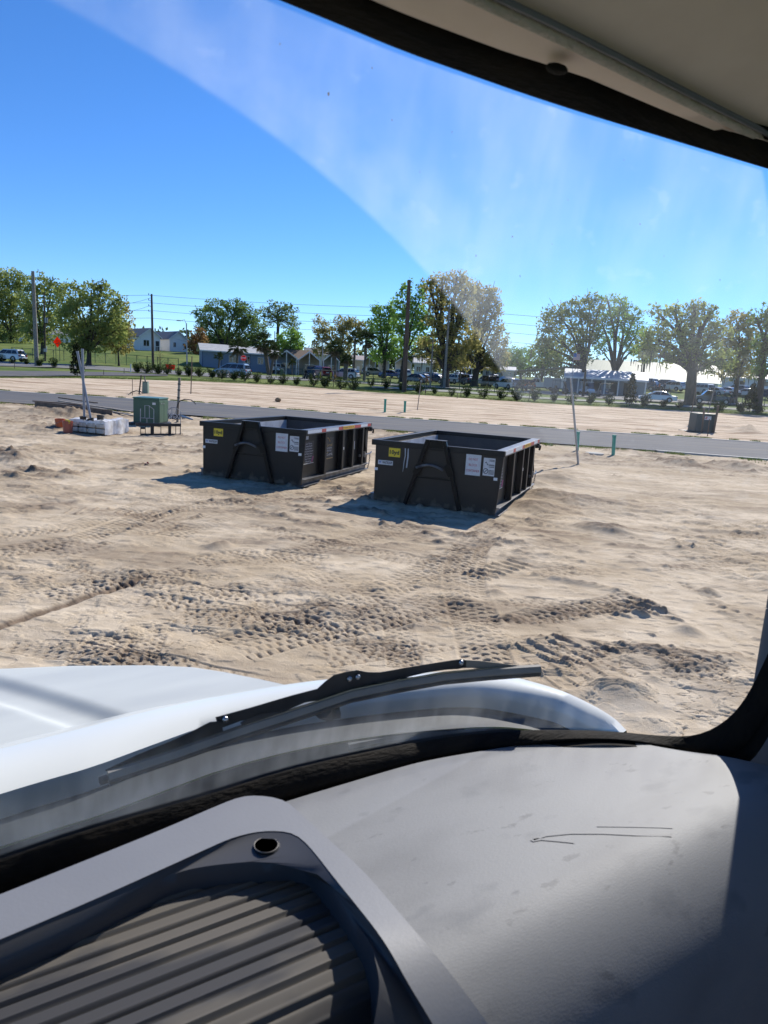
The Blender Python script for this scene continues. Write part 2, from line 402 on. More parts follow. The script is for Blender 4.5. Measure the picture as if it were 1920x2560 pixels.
def sheet_rows():
    ys = [3.0]
    while ys[-1] < 110: ys.append(ys[-1] * (1 + np.clip(.00024 * ys[-1], .0009, .012)))
    return np.array(ys)
def make_sand():
    ys = sheet_rows(); an = np.linspace(-.84, .84, 760); nr, nc = len(ys), len(an)
    A, Yg = np.meshgrid(an, ys); e = yE(A); Yg = np.minimum(Yg, e + .05); X = A * Yg
    z, tint = dirt(X, Yg)
    n_, f_ = yN(A), yF(A)
    # flatten towards the road, drop under it; the lot beyond is smoother and pinker
    under = smooth((Yg - (n_ - .5)) / .5) * smooth(((f_ + .5) - Yg) / .5)
    beyond = smooth((Yg - f_) / 1.5)
    z = z * (1 - under) * (1 - .55 * beyond) - .05 * under
    z = z * (1 - smooth((Yg - (e - 2)) / 2)) - .04 * smooth((Yg - (e - .8)) / .8)
    # grader lines across the far lot
    z += beyond * (1 - under) * (fbm(X * .12, (Yg - .25 * X * 0) * 2.2, 113, 3) - .5) * .10 * smooth((e - Yg) / 4)
    tint = tint * (1 - .75 * beyond)
    dm = np.zeros_like(z)
    for (px, py, r, h) in MOUNDS:
        g = G(px, py); q = np.exp(-(((X - g.x) / r) ** 2 + ((Yg - g.y) / r) ** 2)); k = .5 + fbm(X * 3, Yg * 3, 123, 3)
        z += q * h * k; tint += q * .75; dm = np.maximum(dm, q)
    grass = np.zeros_like(z)
    nz = fbm(X * 1.3, Yg * 1.3, 131, 3)
    grass = np.maximum(grass, smooth((nz - .48) / .1) * np.exp(-((Yg - (f_ + .55)) / .5) ** 2) * .8)
    grass = np.maximum(grass, smooth((nz - .55) / .1) * np.exp(-((Yg - (n_ - .4)) / .5) ** 2) * .8)
    grass = np.maximum(grass, smooth((Yg - (e - 1.2 - 1.5 * nz)) / .8))
    V = np.stack([X, Yg, z + T(X, Yg)], -1).reshape(-1, 3)
    o = grid_mesh('sand_ground', V, nr, nc, SAND, attrs={'tint': np.clip(tint, 0, 1.5), 'pink': beyond, 'grass': grass})
    tag(o, kind='structure'); return o
MOUNDS = [(945, 1028, .7, .10), (1000, 1030, .6, .10), (1048, 1022, .5, .08), (1810, 1068, .9, .15), (1865, 1078, .8, .42), (1870, 1083, 1.2, .2), (1725, 1064, .5, .14),
          (485, 984, .5, .14), (375, 988, .5, .12), (1415, 1158, .5, .10), (1390, 1200, .6, .14), (1330, 1268, .5, .10), (1340, 1240, .4, .12), (1440, 1250, .5, .12),
          (250, 1052, .6, .18), (180, 1040, .8, .3), (90, 1035, .8, .2), (1700, 1165, .8, .2), (1840, 1170, .9, .25), (1320, 1215, .5, .13), (40, 1150, .7, .16), (130, 1075, .6, .15),
          (1525, 1330, .3, .11), (1480, 1320, .3, .08), (1720, 1580, .13, .06), (1560, 1745, .2, .08), (1770, 1480, .12, .05), (1240, 1480, .1, .05), (540, 1370, .16, .05), (560, 1365, .1, .03)]
def sand_material():
    m = bpy.data.materials.new('sand'); m.use_nodes = True; t = m.node_tree; b = t.nodes['Principled BSDF']; N = t.nodes.new; L = t.links.new
    b.inputs['Roughness'].default_value = .95; b.inputs['Specular IOR Level'].default_value = .15
    tc = N('ShaderNodeTexCoord')
    def noise(s, d=4, st=None):
        n = N('ShaderNodeTexNoise'); n.inputs['Scale'].default_value = s; n.inputs['Detail'].default_value = d
        src = tc.outputs['Object']
        if st: mp = N('ShaderNodeMapping'); mp.inputs['Scale'].default_value = st; L(src, mp.inputs['Vector']); src = mp.outputs['Vector']
        L(src, n.inputs['Vector']); return n.outputs['Fac']
    def ramp(f, p0, c0, p1, c1):
        r = N('ShaderNodeValToRGB'); e = r.color_ramp.elements; e[0].position = p0; e[1].position = p1; e[0].color = (*c0, 1); e[1].color = (*c1, 1); L(f, r.inputs['Fac']); return r.outputs['Color']
    def mix(f, a, c, blend='MIX'):
        x = N('ShaderNodeMix'); x.data_type = 'RGBA'; x.blend_type = blend; L(f, x.inputs[0]); L(a, x.inputs[6])
        if isinstance(c, tuple): x.inputs[7].default_value = (*c, 1)
        else: L(c, x.inputs[7])
        return x.outputs[2]
    def at(n): a = N('ShaderNodeAttribute'); a.attribute_name = n; return a.outputs['Fac']
    base = ramp(noise(.55, 6), .38, (.455, .358, .240), .60, (.62, .512, .37))
    base = mix(ramp(noise(5, 5), .45, (0, 0, 0), .62, (.35, .35, .35)), base, (.37, .28, .175))
    base = mix(at('pink'), base, ramp(noise(.9, 8, (.24, 1.7, 1)), .37, (.34, .24, .155), .57, (.63, .51, .37)))
    ti = N('ShaderNodeMath'); ti.operation = 'MULTIPLY'; ti.use_clamp = True; ti.inputs[1].default_value = .62; L(at('tint'), ti.inputs[0])
    base = mix(ti.outputs[0], base, ramp(noise(9, 3), .4, (.12, .085, .058), .65, (.24, .175, .12)))
    base = mix(at('grass'), base, ramp(noise(2.5, 5), .38, (.10, .12, .04), .62, (.22, .22, .09)))
    L(base, b.inputs['Base Color'])
    h = N('ShaderNodeMath'); h.operation = 'ADD'; L(noise(38, 5), h.inputs[0]); L(noise(140, 2), h.inputs[1])
    bp = N('ShaderNodeBump'); bp.inputs['Strength'].default_value = .55; bp.inputs['Distance'].default_value = .012; L(h.outputs[0], bp.inputs['Height']); L(bp.outputs['Normal'], b.inputs['Normal'])
    return m
SAND = sand_material()
make_sand()

# grass land to the horizon
GRASS = mat('grass_field', (.075, .125, .028), (.17, .20, .055), scale=.22, rough=.95, bump=.5, bscale=9, detail=9, spec=.1)
def make_land():
    ys = np.concatenate([np.linspace(-70, 40, 12), np.linspace(44, 200, 105), np.geomspace(204, 5000, 30)])
    xs = np.concatenate([-np.geomspace(5000, 130, 22), np.linspace(-125, 125, 140), np.geomspace(130, 5000, 22)])
    X, Y = np.meshgrid(xs, ys)
    a = X / np.maximum(Y, 1); inside = (np.abs(a) < .82) & (Y > 1)
    z = T(X, Y) - .02 - .30 * np.where(inside, smooth((yE(a) + .3 - Y) / 1.5), smooth((44 - Y) / 4))
    z = z + (fbm(X * .3, Y * .3, 7, 3) - .5) * .08
    o = grid_mesh('grass_ground', np.stack([X, Y, z], -1).reshape(-1, 3), len(ys), len(xs), GRASS); tag(o, kind='structure')
make_land()

def strip(name, up, dn, m, dz, n=140, kind='structure', world=None):
    """a sheet draped between two lines of photo pixels (upper = far edge)"""
    ua = np.array(up, float); da = np.array(dn, float); rows = []
    x0 = max(ua[0, 0], da[0, 0]); x1 = min(ua[-1, 0], da[-1, 0])
    for px in np.linspace(x0, x1, n):
        p = G(px, np.interp(px, ua[:, 0], ua[:, 1])); q = G(px, np.interp(px, da[:, 0], da[:, 1])); row = []
        for k in range(7):
            r = q.lerp(p, k / 6); row.append((r.x, r.y, float(T(r.x, r.y)) + dz))
        rows.append(row)
    o = MB().loft(rows).build(name, m, smooth=60)
    return tag(o, kind=kind)
ASPH = mat('asphalt', (.085, .085, .09), (.115, .115, .118), scale=1.2, rough=.9, bump=.25, bscale=60, stretch=(.3, 1.5, 1), spec=.3)
def dusty_road(m):
    t = m.node_tree; N = t.nodes.new; L_ = t.links.new; b = t.nodes['Principled BSDF']; src = b.inputs['Base Color'].links[0].from_socket; tc = N('ShaderNodeTexCoord'); mp = N('ShaderNodeMapping'); mp.inputs['Scale'].default_value = (.10, .55, 1); mp.inputs['Rotation'].default_value = (0, 0, .25)
    n = N('ShaderNodeTexNoise'); n.inputs['Scale'].default_value = 1.6; n.inputs['Detail'].default_value = 8; L_(tc.outputs['Object'], mp.inputs['Vector']); L_(mp.outputs['Vector'], n.inputs['Vector'])
    r = N('ShaderNodeMapRange'); r.inputs['From Min'].default_value = .52; r.inputs['From Max'].default_value = .68; r.inputs['To Max'].default_value = .55; L_(n.outputs['Fac'], r.inputs['Value'])
    x = N('ShaderNodeMix'); x.data_type = 'RGBA'; L_(r.outputs[0], x.inputs[0]); L_(src, x.inputs[6]); x.inputs[7].default_value = (.19, .165, .13, 1); L_(x.outputs[2], b.inputs['Base Color'])
dusty_road(ASPH)
strip('road', RFAR, RNEAR, ASPH, .03)
def kerb(name, line, wd, dz, x0, x1):
    la = np.array(line, float); rows = []
    for px in np.linspace(x0, x1, 120):
        p = G(px, np.interp(px, la[:, 0], la[:, 1])); s = wd
        rows.append([(p.x, p.y - s / 2, T(p.x, p.y) - .05), (p.x, p.y - s / 2, T(p.x, p.y) + dz), (p.x, p.y + s / 2, T(p.x, p.y) + dz), (p.x, p.y + s / 2, T(p.x, p.y) - .05)])
    tag(MB().loft(rows).build(name, M['concrete'], smooth=30), kind='structure')
kerb('kerb', RFAR, .38, .055, -600, 2700); kerb('kerb', RNEAR, .30, .05, 1640, 2700)
# the side street at the left, the walks and the park street beyond
FARASPH = mat('worn_asphalt', (.17, .17, .165), (.23, .225, .21), scale=.8, rough=.9, spec=.2)
PATH = mat('pale_walk', (.36, .36, .31), (.27, .28, .22), scale=.7, rough=.95, spec=.1)
strip('side_street', [(-500, 924), (0, 928), (150, 929), (300, 932), (420, 938)], [(-500, 941), (0, 942), (120, 942), (230, 940), (420, 940.5)], ASPH, .06)
strip('park_street', [(-500, 898), (0, 904), (120, 909), (230, 914), (330, 921), (420, 927), (520, 933), (620, 937), (760, 944), (830, 948)],
      [(-500, 911), (0, 916), (120, 919), (230, 924), (330, 930), (420, 936), (520, 942), (620, 946), (760, 952), (830, 951)], FARASPH, .05)
strip('footpath', [(820, 949.5), (960, 959), (1140, 969), (1260, 977), (1330, 981)], [(820, 953), (960, 963), (1140, 972.5), (1260, 980), (1330, 984)], PATH, .05)
strip('park_street', [(1310, 974), (1360, 978), (1440, 984), (1520, 989), (1600, 993), (1700, 999), (1850, 1007), (2100, 1020)],
      [(1310, 980), (1360, 986), (1440, 992), (1520, 998), (1600, 1003), (1700, 1007), (1850, 1013), (2100, 1025)], FARASPH, .05)
strip('footpath', [(930, 966), (1140, 977), (1330, 992), (1480, 1001), (1640, 1010), (1900, 1024), (2200, 1040)], [(930, 970), (1140, 982), (1330, 996.5), (1480, 1005), (1640, 1014), (1900, 1029), (2200, 1046)], PATH, .05)

# grass tufts along the kerbs and the field edge
def make_tufts():
    vs = []; fs = []
    def blade(x, y, z, h):
        a = random.uniform(0, 6.28); wv = .012 + .006 * random.random(); dx, dy = math.cos(a) * wv, math.sin(a) * wv; l = random.uniform(-.5, .5) * h; m = random.uniform(-.5, .5) * h
        b = len(vs); vs.extend([(x - dx, y - dy, z - .03), (x + dx, y + dy, z - .03), (x + l, y + m, z + h)]); fs.append((b, b + 1, b + 2))
    for k in range(26000):
        a = random.uniform(-.62, .66); q = random.random(); z0 = 0
        if q < .5: y = float(yF(a)) + .45 + abs(random.gauss(0, .25)); x = a * y; h = .10
        elif q < .72: y = float(yN(a)) - .35 - abs(random.gauss(0, .35)); x = a * y; h = .07
        else: y = float(yE(a)) - random.uniform(-3, .9); x = a * y; h = .10
        if q < .72 and math.sin(x * .9) + math.sin(x * 2.3 + 1) + math.sin(x * 5.1) < .1: continue
        z = float(T(x, y))
        for _ in range(3): blade(x + random.gauss(0, .06), y + random.gauss(0, .06), z, h * random.uniform(.5, 1.4))
    me = bpy.data.meshes.new('grass'); raw_mesh(me, vs, fs)
    tag(link_mesh('grass', me, M['grass_dk']), 'tufts of short grass along the kerbs and the edge of the sand', 'grass', kind='stuff')
make_tufts()

# ------------------------------------------------------------------ the two roll-off containers
DW, DL, DH = 2.352, 3.736, 1.16
def dirty(m):
    """dried mud splashed on the lowest part of the steel, with a ragged edge"""
    t = m.node_tree; N = t.nodes.new; L_ = t.links.new; b = t.nodes['Principled BSDF']; src = b.inputs['Base Color'].links[0].from_socket
    tc = N('ShaderNodeTexCoord'); sx = N('ShaderNodeSeparateXYZ'); L_(tc.outputs['Object'], sx.inputs[0]); n = N('ShaderNodeTexNoise'); n.inputs['Scale'].default_value = 7; n.inputs['Detail'].default_value = 6; L_(tc.outputs['Object'], n.inputs['Vector'])
    a = N('ShaderNodeMath'); a.operation = 'MULTIPLY_ADD'; a.inputs[1].default_value = .55; a.inputs[2].default_value = -.16; L_(n.outputs['Fac'], a.inputs[0])
    d = N('ShaderNodeMath'); d.operation = 'SUBTRACT'; L_(a.outputs[0], d.inputs[0]); L_(sx.outputs['Z'], d.inputs[1])
    r = N('ShaderNodeMapRange'); r.inputs['From Min'].default_value = -.02; r.inputs['From Max'].default_value = .10; r.inputs['To Max'].default_value = .55; L_(d.outputs[0], r.inputs['Value'])
    x = N('ShaderNodeMix'); x.data_type = 'RGBA'; L_(r.outputs[0], x.inputs[0]); L_(src, x.inputs[6]); x.inputs[7].default_value = (.17, .135, .10, 1); L_(x.outputs[2], b.inputs['Base Color']); return m
dirty(M['blackpaint'])
M['brownreflection'] = dirty(mat('reflection_browned_black_paint', (.019, .015, .0122), (.028, .0215, .017), scale=2.2, spec=.28, rough=.42, bump=.15, bscale=7))  # black paint with the brown dashboard reflection mixed into its colour
M['frameshade'] = mat('shaded_black_frame_paint', (.003, .0035, .005), rough=.3, spec=.14)  # glossy black paint, made blacker to carry the shading of the hook frame
M['inside'] = mat('sunlit_dusty_inside_steel', (.55, .56, .58), (.30, .30, .31), scale=3, rough=.4, lo=.45, hi=.75)  # dusty steel with the light on the left inner wall put into its tone
M['insideshade'] = mat('shaded_inside_steel', (.030, .030, .034), (.05, .048, .045), scale=3, rough=.5)  # the same inner steel with its shade painted in
M['reflect'] = mat('reflective_tape_white', (.68, .70, .72), rough=.35)
M['tapered'] = mat('reflective_tape_red', (.5, .05, .04), rough=.4)
M['amber'] = mat('amber_label', (.80, .42, .02), rough=.45)
M['skid'] = mat('worn_rail_steel', (.16, .16, .165), (.05, .05, .052), scale=6, rough=.4, metal=.3)
M['banner'] = mat('dark_banner', (.022, .02, .02), rough=.45)
M['gold'] = mat('gold_print', (.55, .36, .10), rough=.5)
M['whiteink'] = mat('white_print', (.72, .72, .72), rough=.5)
M['pink'] = mat('pink_print', (.55, .16, .24), rough=.5)
M['scrape'] = mat('bare_scratch', (.48, .50, .53), rough=.4)
def make_dumpster():
    root = thing('roll_off_dumpster', 'black ten yard roll-off dumpster farther from the truck, beside the green cabinet', 'dumpster', group='black roll-off dumpsters on the sand')
    K = M['blackpaint']; KB = M['frameshade']
    # front plate, trapezoid, with its own thickness
    MB().prism([(.035, 0, .03), (DW - .02, 0, .03), (DW + .045, 0, 1.06), (.02, 0, 1.06)], (0, .03, 0)).build('front_wall', K, root, bevel=.004)
    for nm, x0, x1 in (('side_wall', .06, .09), ('side_wall', 2.25, 2.28)):
        MB().box(x0, x1, .034, DL - .034, .15, 1.06).build(nm, K, root)
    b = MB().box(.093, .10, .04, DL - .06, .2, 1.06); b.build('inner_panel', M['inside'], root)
    b = MB().box(2.24, 2.247, .04, DL - .06, .2, 1.06); b.build('inner_panel', M['insideshade'], root)
    MB().box(.1, 2.24, .034, .042, .2, 1.06).build('inner_panel', M['insideshade'], root)
    MB().box(.093, 2.247, .045, DL - .06, .17, .199).build('floor_plate', M['inside'], root)
    g = MB().box(.06, 2.30, DL - .06, DL, .10, 1.062); g.build('rear_gate', M['insideshade'], root, bevel=.004)
    # top rails
    MB().box(-.06, DW + .06, -.012, .075, 1.06, DH).build('top_rail', K, root, bevel=.006)
    MB().box(-.06, .06, .0752, DL + .02, 1.062, DH - .002).build('top_rail', K, root, bevel=.006)
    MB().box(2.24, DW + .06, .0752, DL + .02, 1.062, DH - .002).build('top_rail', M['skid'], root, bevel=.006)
    MB().box(.0602, 2.2398, DL - .07, DL + .015, 1.064, DH - .004).build('top_rail', K, root, bevel=.006)
    # ribs on both sides
    for v in (.99, 1.95, 2.57, 3.20):
        for x0, x1 in ((2.28, 2.395), (-.055, .06)):
            MB().box(x0, x1, v, v + .10, .165, 1.06).build('side_rib', K, root, bevel=.012)
    MB().box(2.28, 2.33, DL - .14, DL - .004, .10, 1.06).build('rear_post', K, root, bevel=.006)
    MB().box(.01, .06, DL - .14, DL - .004, .10, 1.06).build('rear_post', K, root, bevel=.006)
    # bottom rails: channel with bright worn flanges
    for x0, x1 in ((2.20, 2.40), (-.05, .14)):
        MB().box(x0, x1, .002, DL - .02, .148, .164).box(x0 + .03, x1 - .09, .004, DL - .03, .03, .148).box(x0, x1, .006, DL - .05, .012, .03).build('bottom_rail', M['skid'], root, bevel=.003)
    for x0, x1 in ((.55, .7), (1.65, 1.8)): MB().box(x0, x1, .05, DL - .2, .0, .15).build('skid_beam', K, root)
    # A-frame hook
    for a, c in ((.66, 1.03), (1.70, 1.33)):
        s = 1 if a < 1 else -1
        MB().prism([(a - .036, -.002, .02), (a + .036, -.002, .02), (c + .038, -.002, 1.245), (c - .038, -.002, 1.245)], (0, -.085, 0)).build('hook_frame_leg', KB, root, bevel=.008)
        x = a + (c - a) * .52
        MB().prism([(x - s * .055, -.088, .64), (x + s * .05, -.088, .62), (x + s * .14, -.088, .80), (x + s * .09, -.088, .86), (x - s * .02, -.088, .78)], (0, -.018, 0)).build('gusset', KB, root, bevel=.004)
    MB().prism([(1.03, -.003, 1.10), (1.33, -.003, 1.10), (1.31, -.003, 1.245), (1.05, -.003, 1.245)], (0, -.05, 0)).build('hook_plate', KB, root, bevel=.006)
    MB().prism([(.985, -.0875, 1.246), (1.375, -.0875, 1.246), (1.375, .02, 1.246), (.985, .02, 1.246)], (0, 0, .008)).build('hook_cap', M['skid'], root)
    MB().tube([(.86 + .5 * i / 8, -.11, .735 + .07 * math.sin(math.pi * i / 8)) for i in range(9)], .022, 8).build('hook_bar', M['skid'], root, smooth=50)
    MB().box(.80, 1.56, -.02, -.003, .545, .575).build('cross_bar', KB, root)
    # tape along the right top rail
    tp = MB(); tx = DW + .0605
    for i in range(16):
        if i in (8, 9, 10): continue
        tp.cur = 1 if (i % 4 == 3 or i == 12) else 0
        tp.box(tx, tx + .0025, .06 + .225 * i, .06 + .225 * i + .2245, 1.085, 1.148)
    tp.build('reflective_tape', [M['reflect'], M['tapered']], root)
    lb = MB().box(tx, tx + .003, 1.90, 2.58, 1.082, 1.152).build('warning_label', M['amber'], root)
    l = MB(); lettering(l, 'WATERPROOF TARP LOAD COVER', .05, (tx + .0045, 2.24, 1.117), (0, 1, 0), (0, 0, 1), width=.6); l.build('lettering', M['ink'], lb)
    # stickers on the front plate (y = -0.003)
    def plate(nm, x0, x1, z0, z1, m, y=-.0015):
        return MB().box(x0, x1, y - .002, y, z0, z1).build(nm, m, root)
    def words(par, s, size, x, z, m, width=None, y=-.0055, bold=0.0, nm='lettering'):
        l = MB(); lettering(l, s, size, (x, y, z), (1, 0, 0), (0, 0, 1), width, bold); return l.build(nm, m, par)
    p = plate('size_sticker', .285, .505, .875, 1.035, M['yellow']); words(p, '10yd', .10, .395, .955, M['ink'], width=.185, bold=.004)
    p = plate('maker_sticker', .085, .375, .715, .795, M['paper']); words(p, 'WASTEQUIP', .06, .265, .755, M['ink'], width=.19, bold=.002)
    words(p, 'W', .06, .125, .757, M['blueink'], width=.05, bold=.002, nm='emblem')
    p = plate('notice_sticker', 1.735, 2.005, .69, 1.055, M['paper'])
    for s, z, wd in (('DO NOT', .97, .17), ('BLOCK', .87, .15), ('CONTAINER', .77, .235)): words(p, s, .06, 1.87, z, M['redink'], width=wd)
    p = plate('safety_sticker', 2.05, 2.255, .71, 1.02, M['paper'])
    d = MB(); d.tube([(2.10 + .04 * math.cos(a), -.005, .79 + .045 * math.sin(a)) for a in np.linspace(0, 6.28, 15)], .005, 4).tube([(2.07, -.005, .76), (2.13, -.005, .82)], .005, 4).tube([(2.08, -.005, .93), (2.1, -.005, .95), (2.12, -.005, .91), (2.14, -.005, .90)], .006, 4)
    for z in (.985, .965, .90, .885, .86, .80, .78, .76, .74): d.box(2.15, 2.245, -.006, -.0036, z, z + .009)
    d.build('pictogram', M['ink'], p)
    plate('reflector', .022, .085, .60, .65, M['reflect']); plate('reflector', 2.25, 2.318, .64, .69, M['reflect'])
    # banners on the right side (x = 2.28)
    def splate(nm, y0, y1, z0, z1, m, x=2.2805): return MB().box(x, x + .0025, y0, y1, z0, z1).build(nm, m, root)
    def swords(par, s, size, y, z, m, width=None, x=2.2845, nm='lettering'):
        l = MB(); lettering(l, s, size, (x, y, z), (0, 1, 0), (0, 0, 1), width); return l.build(nm, m, par)
    splate('maker_sticker', .11, .38, .945, 1.015, M['paper']); 
    p = splate('service_banner', .10, .66, .44, .90, M['banner'])
    for i, s in enumerate(('Junk Cleanup', 'Driveway Removal', 'Shed Demolition', 'Dirt & Asphalt Removal', 'Yard Debris Cleanup', 'Stump Removal', 'Storm Cleanup', 'Hauling')):
        swords(p, s, .05, .40, .855 - .052 * i, M['whiteink'], width=.17 + .012 * len(s) * .9)
    MB().box(2.283, 2.286, .10, .66, .44, .452).box(2.283, 2.286, .10, .112, .44, .86).build('border', M['whiteink'], p)
    MB().tube([(2.285, .14, .47), (2.285, .17, .56)], .012, 4).tube([(2.285, .56, .47), (2.285, .62, .58)], .018, 4).build('emblem', M['pink'], p)
    p = splate('company_banner', 1.10, 1.68, .44, .92, M['banner'])
    MB().tube([(2.285, 1.16 + .32 * t, .72 + .22 * math.sin(2.2 * t + .3) - .02) for t in np.linspace(0, 1, 9)], .008, 4).tube([(2.285, 1.14, .70), (2.285, 1.17, .60), (2.285, 1.28, .57), (2.285, 1.4, .60)], .007, 4).build('emblem', M['gold'], p)
    swords(p, 'Carmel', .10, 1.44, .755, M['gold'], width=.34)
    swords(p, 'DUMPSTER', .06, 1.46, .685, M['whiteink'], width=.26); swords(p, 'RENTALS', .05, 1.46, .63, M['whiteink'], width=.24)
    swords(p, '863-2CA-RMEL', .075, 1.39, .545, M['whiteink'], width=.52); MB().box(2.283, 2.2855, 1.12, 1.66, .455, .47).build('border', M['gold'], p)
    p = splate('data_sticker', 2.69, 2.98, .55, .745, M['paper']); MB().box(2.283, 2.285, 2.73, 2.84, .60, .70).box(2.283, 2.285, 2.86, 2.93, .57, .72).build('print', M['ink'], p)
    MB().box(2.396, 2.399, 2.0, 2.045, .62, .68).build('reflector', M['reflect'], root)
    # rear latch, handle, chain
    MB().box(2.332, 2.37, 3.12, 3.62, .36, .41).box(2.28, 2.395, 3.40, 3.46, .33, .46).tube([(2.36, 3.3, .385), (2.40, 3.75, .40), (2.36, 3.95, .42)], .018, 6).build('latch_bar', M['skid'], root)
    MB().tube([(2.35, 3.45, 1.0), (2.36, 3.50, .62), (2.37, 3.58, .42)], .014, 6).build('latch_rod', K, root)
    h = MB(); h.lathe([(.04, -.05), (.055, -.05), (.055, .05), (.04, .05)], (2.36, DL + .05, 1.0), 10).tube([(2.33, DL - .05, 1.02), (2.42, DL + .12, .99), (2.40, DL + .15, .90)], .025, 6); h.build('gate_hinge', K, root)
    c = MB()
    for i in range(9):
        t = i / 8; p0 = Vector((2.38 - .05 * t, 3.80 + .05 * math.sin(3 * t), .36 - .34 * t)); q = 1 if i % 2 else 0
        c.tube([p0 + Vector((.014 * math.cos(a) * q, .014 * math.cos(a) * (1 - q), .026 * math.sin(a))) for a in np.linspace(0, 6.28, 9)], .006, 4, cap=False)
    c.build('chain', M['skid'], root)
    return root
far_d = make_dumpster(); far_d.location = (-3.9163, 15.0052, .0); far_d.rotation_euler = (0, 0, -.3273)
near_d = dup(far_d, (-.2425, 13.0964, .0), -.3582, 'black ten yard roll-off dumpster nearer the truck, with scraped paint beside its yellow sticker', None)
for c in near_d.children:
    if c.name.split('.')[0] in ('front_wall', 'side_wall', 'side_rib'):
        c.material_slots[0].link = 'OBJECT'; c.material_slots[0].material = M['brownreflection']
MB().tube([(.60, -.0035, 1.05), (.606, -.0035, .92), (.59, -.0035, .80), (.585, -.0035, .70), (.575, -.0035, .62)], [.012, .009, .007, .006, .003], 5).tube([(.655, -.0035, 1.05), (.66, -.0035, .9), (.645, -.0035, .70)], [.009, .014, .012], 5).build('scrape', M['scrape'], near_d)

# ------------------------------------------------------------------ things standing on the near sand
def put(name, label, cat, px, py, rz=0, group=None): return thing(name, label, cat, G(px, py), rz, group)
def between(mb, a, b, depth, r, n=8):
    """a straight round stick seen between pixels a (foot) and b (tip), foot on the ground"""
    p = G(*a); q = AT(b[0], b[1], p.y + depth); mb.tube([p - Vector((0, 0, .15)), q], r, n); return p, q
def stick(name, label, cat, foot, tip, r, m, lean=0.0, n=8, group=None):
    p = G(*foot); root = thing(name, label, cat, p, 0, group); q = AT(tip[0], tip[1], p.y + lean)
    MB().tube([p - Vector((0, 0, .15)), q], r, n).build('shaft', m, root, world=True, smooth=50); return root

stick('metal_stake', 'tall grey metal stake leaning left beside the nearer dumpster', 'stake', (1448, 1162), (1427, 945), .033, M['steel'], -.3)
def pvc(px, py, top, label, rad, lean=0):
    p = G(px, py); root = thing('utility_pipe', label, 'pipe', p, 0, 'teal sewer stub pipes'); q = AT(top[0], top[1], p.y)
    mb = MB().tube([p - Vector((0, 0, .1)), q], rad, 14); mb.build('pipe', M['teal'], root, world=True, smooth=40)
    MB().tube([q + Vector((0, 0, -.07)), q + Vector((0, 0, .012))], rad * 1.18, 14).build('pipe_cap', M['teal'], root, world=True, smooth=40)
pvc(1443, 1129, (1446, 1080), 'pale teal pipe half hidden behind the tall leaning stake', .055)
pvc(1533, 1139, (1536, 1088), 'teal pipe standing alone right of the leaning stake', .062)
pvc(962, 1031, (963.5, 998), 'left teal pipe of the pair in the far lot behind the dumpsters', .075)
pvc(1011.5, 1032.5, (1013, 1003), 'right teal pipe of the pair in the far lot, beside the thin leaning stake', .075)
def lid(px, py, r, label):
    p = G(px, py); root = thing('valve_lid', label, 'lid', p, 0)
    MB().lathe([(r * .98, -.02), (r, .0), (r, .03), (r * .9, .045), (r * .3, .05), (.001, .05)], (0, 0, .02), 24).build('disc', M['concrete'], root, smooth=30)
lid(1486, 1136, .33, 'flat round concrete lid lying between the two right teal pipes')
p = G(355, 1166); fl = thing('marker_flag', 'small pink marker flag fallen on the sand left of the farther dumpster', 'flag', p)
M['pinkflag'] = mat('pink_flag_film', (.75, .06, .16), rough=.6)
MB().tube([(0, 0, 0), (.12, .05, .10)], .004, 5).build('wire', M['steel'], fl); MB().loft([[(.0, .0, .02), (.1, .02, .09), (.16, .1, .04)], [(.05, -.05, .03), (.14, -.03, .12), (.2, .04, .02)]]).build('film', M['pinkflag'], fl)

# the pallet of bagged pavers, buckets, nursery pots and the two grey pipes
M['wrap'] = mat('white_stretch_wrap', (.80, .80, .80), (.60, .57, .53), scale=5, rough=.35, lo=.40, hi=.62, bump=.5, bscale=10)
M['bag'] = mat('printed_bag', (.60, .54, .46), (.42, .37, .31), scale=9, rough=.6)
pc = G(262, 1090); pal = thing('wrapped_pallet', 'white wrapped pallet of bagged stone with black pots and pipes on it', 'pallet', pc, -.30)
PW, PD, PH = 1.32, 1.15, .40
def hump(x, y): return PH + .02 * math.sin(7 * x) + .03 * math.sin(5 * y + x * 3)
ps = MB(); 
for j in range(2):
    for i in range(4): ps.box(-PW + .01 + i * .33, -PW + .315 + i * .33, -.012, .05, .05 + j * .17, .05 + j * .17 + .15)
ps.build('bag_stack', M['bag'], pal, bevel=.03)
wr = []
for j in range(13):
    y = PD * j / 12; wr.append([(-PW + .02 * math.sin(9 * y), y, .05)] + [(-PW + PW * i / 12, y, hump(i * .1, y) + random.uniform(-.02, .03) + (.05 if i > 8 else 0)) for i in range(13)] + [(.03 * math.sin(11 * y), y, .02)])
MB().loft([[(x, -.0, .30 if 0 < k < 14 else z) for k, (x, y, z) in enumerate(wr[0])]] + wr + [[(x, PD + .01, .03) for x, y, z in wr[-1]]]).build('plastic_wrap', M['wrap'], pal, smooth=40)
sl = MB(); [sl.box(-PW, .02, y, y + .1, .0, .03) for y in (0, .5, 1.03)]; sl.build('base_slats', M['wood'], pal)
def pot(px, py, r, h, label, tilt=0):
    q = AT(px, py, pc.y + .35); t = thing('nursery_pot', label, 'pot', q, 0, 'black nursery pots on the pallet')
    Mt = Matrix.Rotation(tilt, 4, 'Y')
    MB().lathe([(r * .78, 0), (r, h * .9), (r * 1.07, h * .9), (r * 1.07, h), (r * .95, h), (r * .74, .03)], n=18, M=Mt).build('shell', M['black'], t, smooth=40)
    return t
pot(208, 1053, .105, .15, 'upright black pot holding a pipe, at the left end of the pallet')
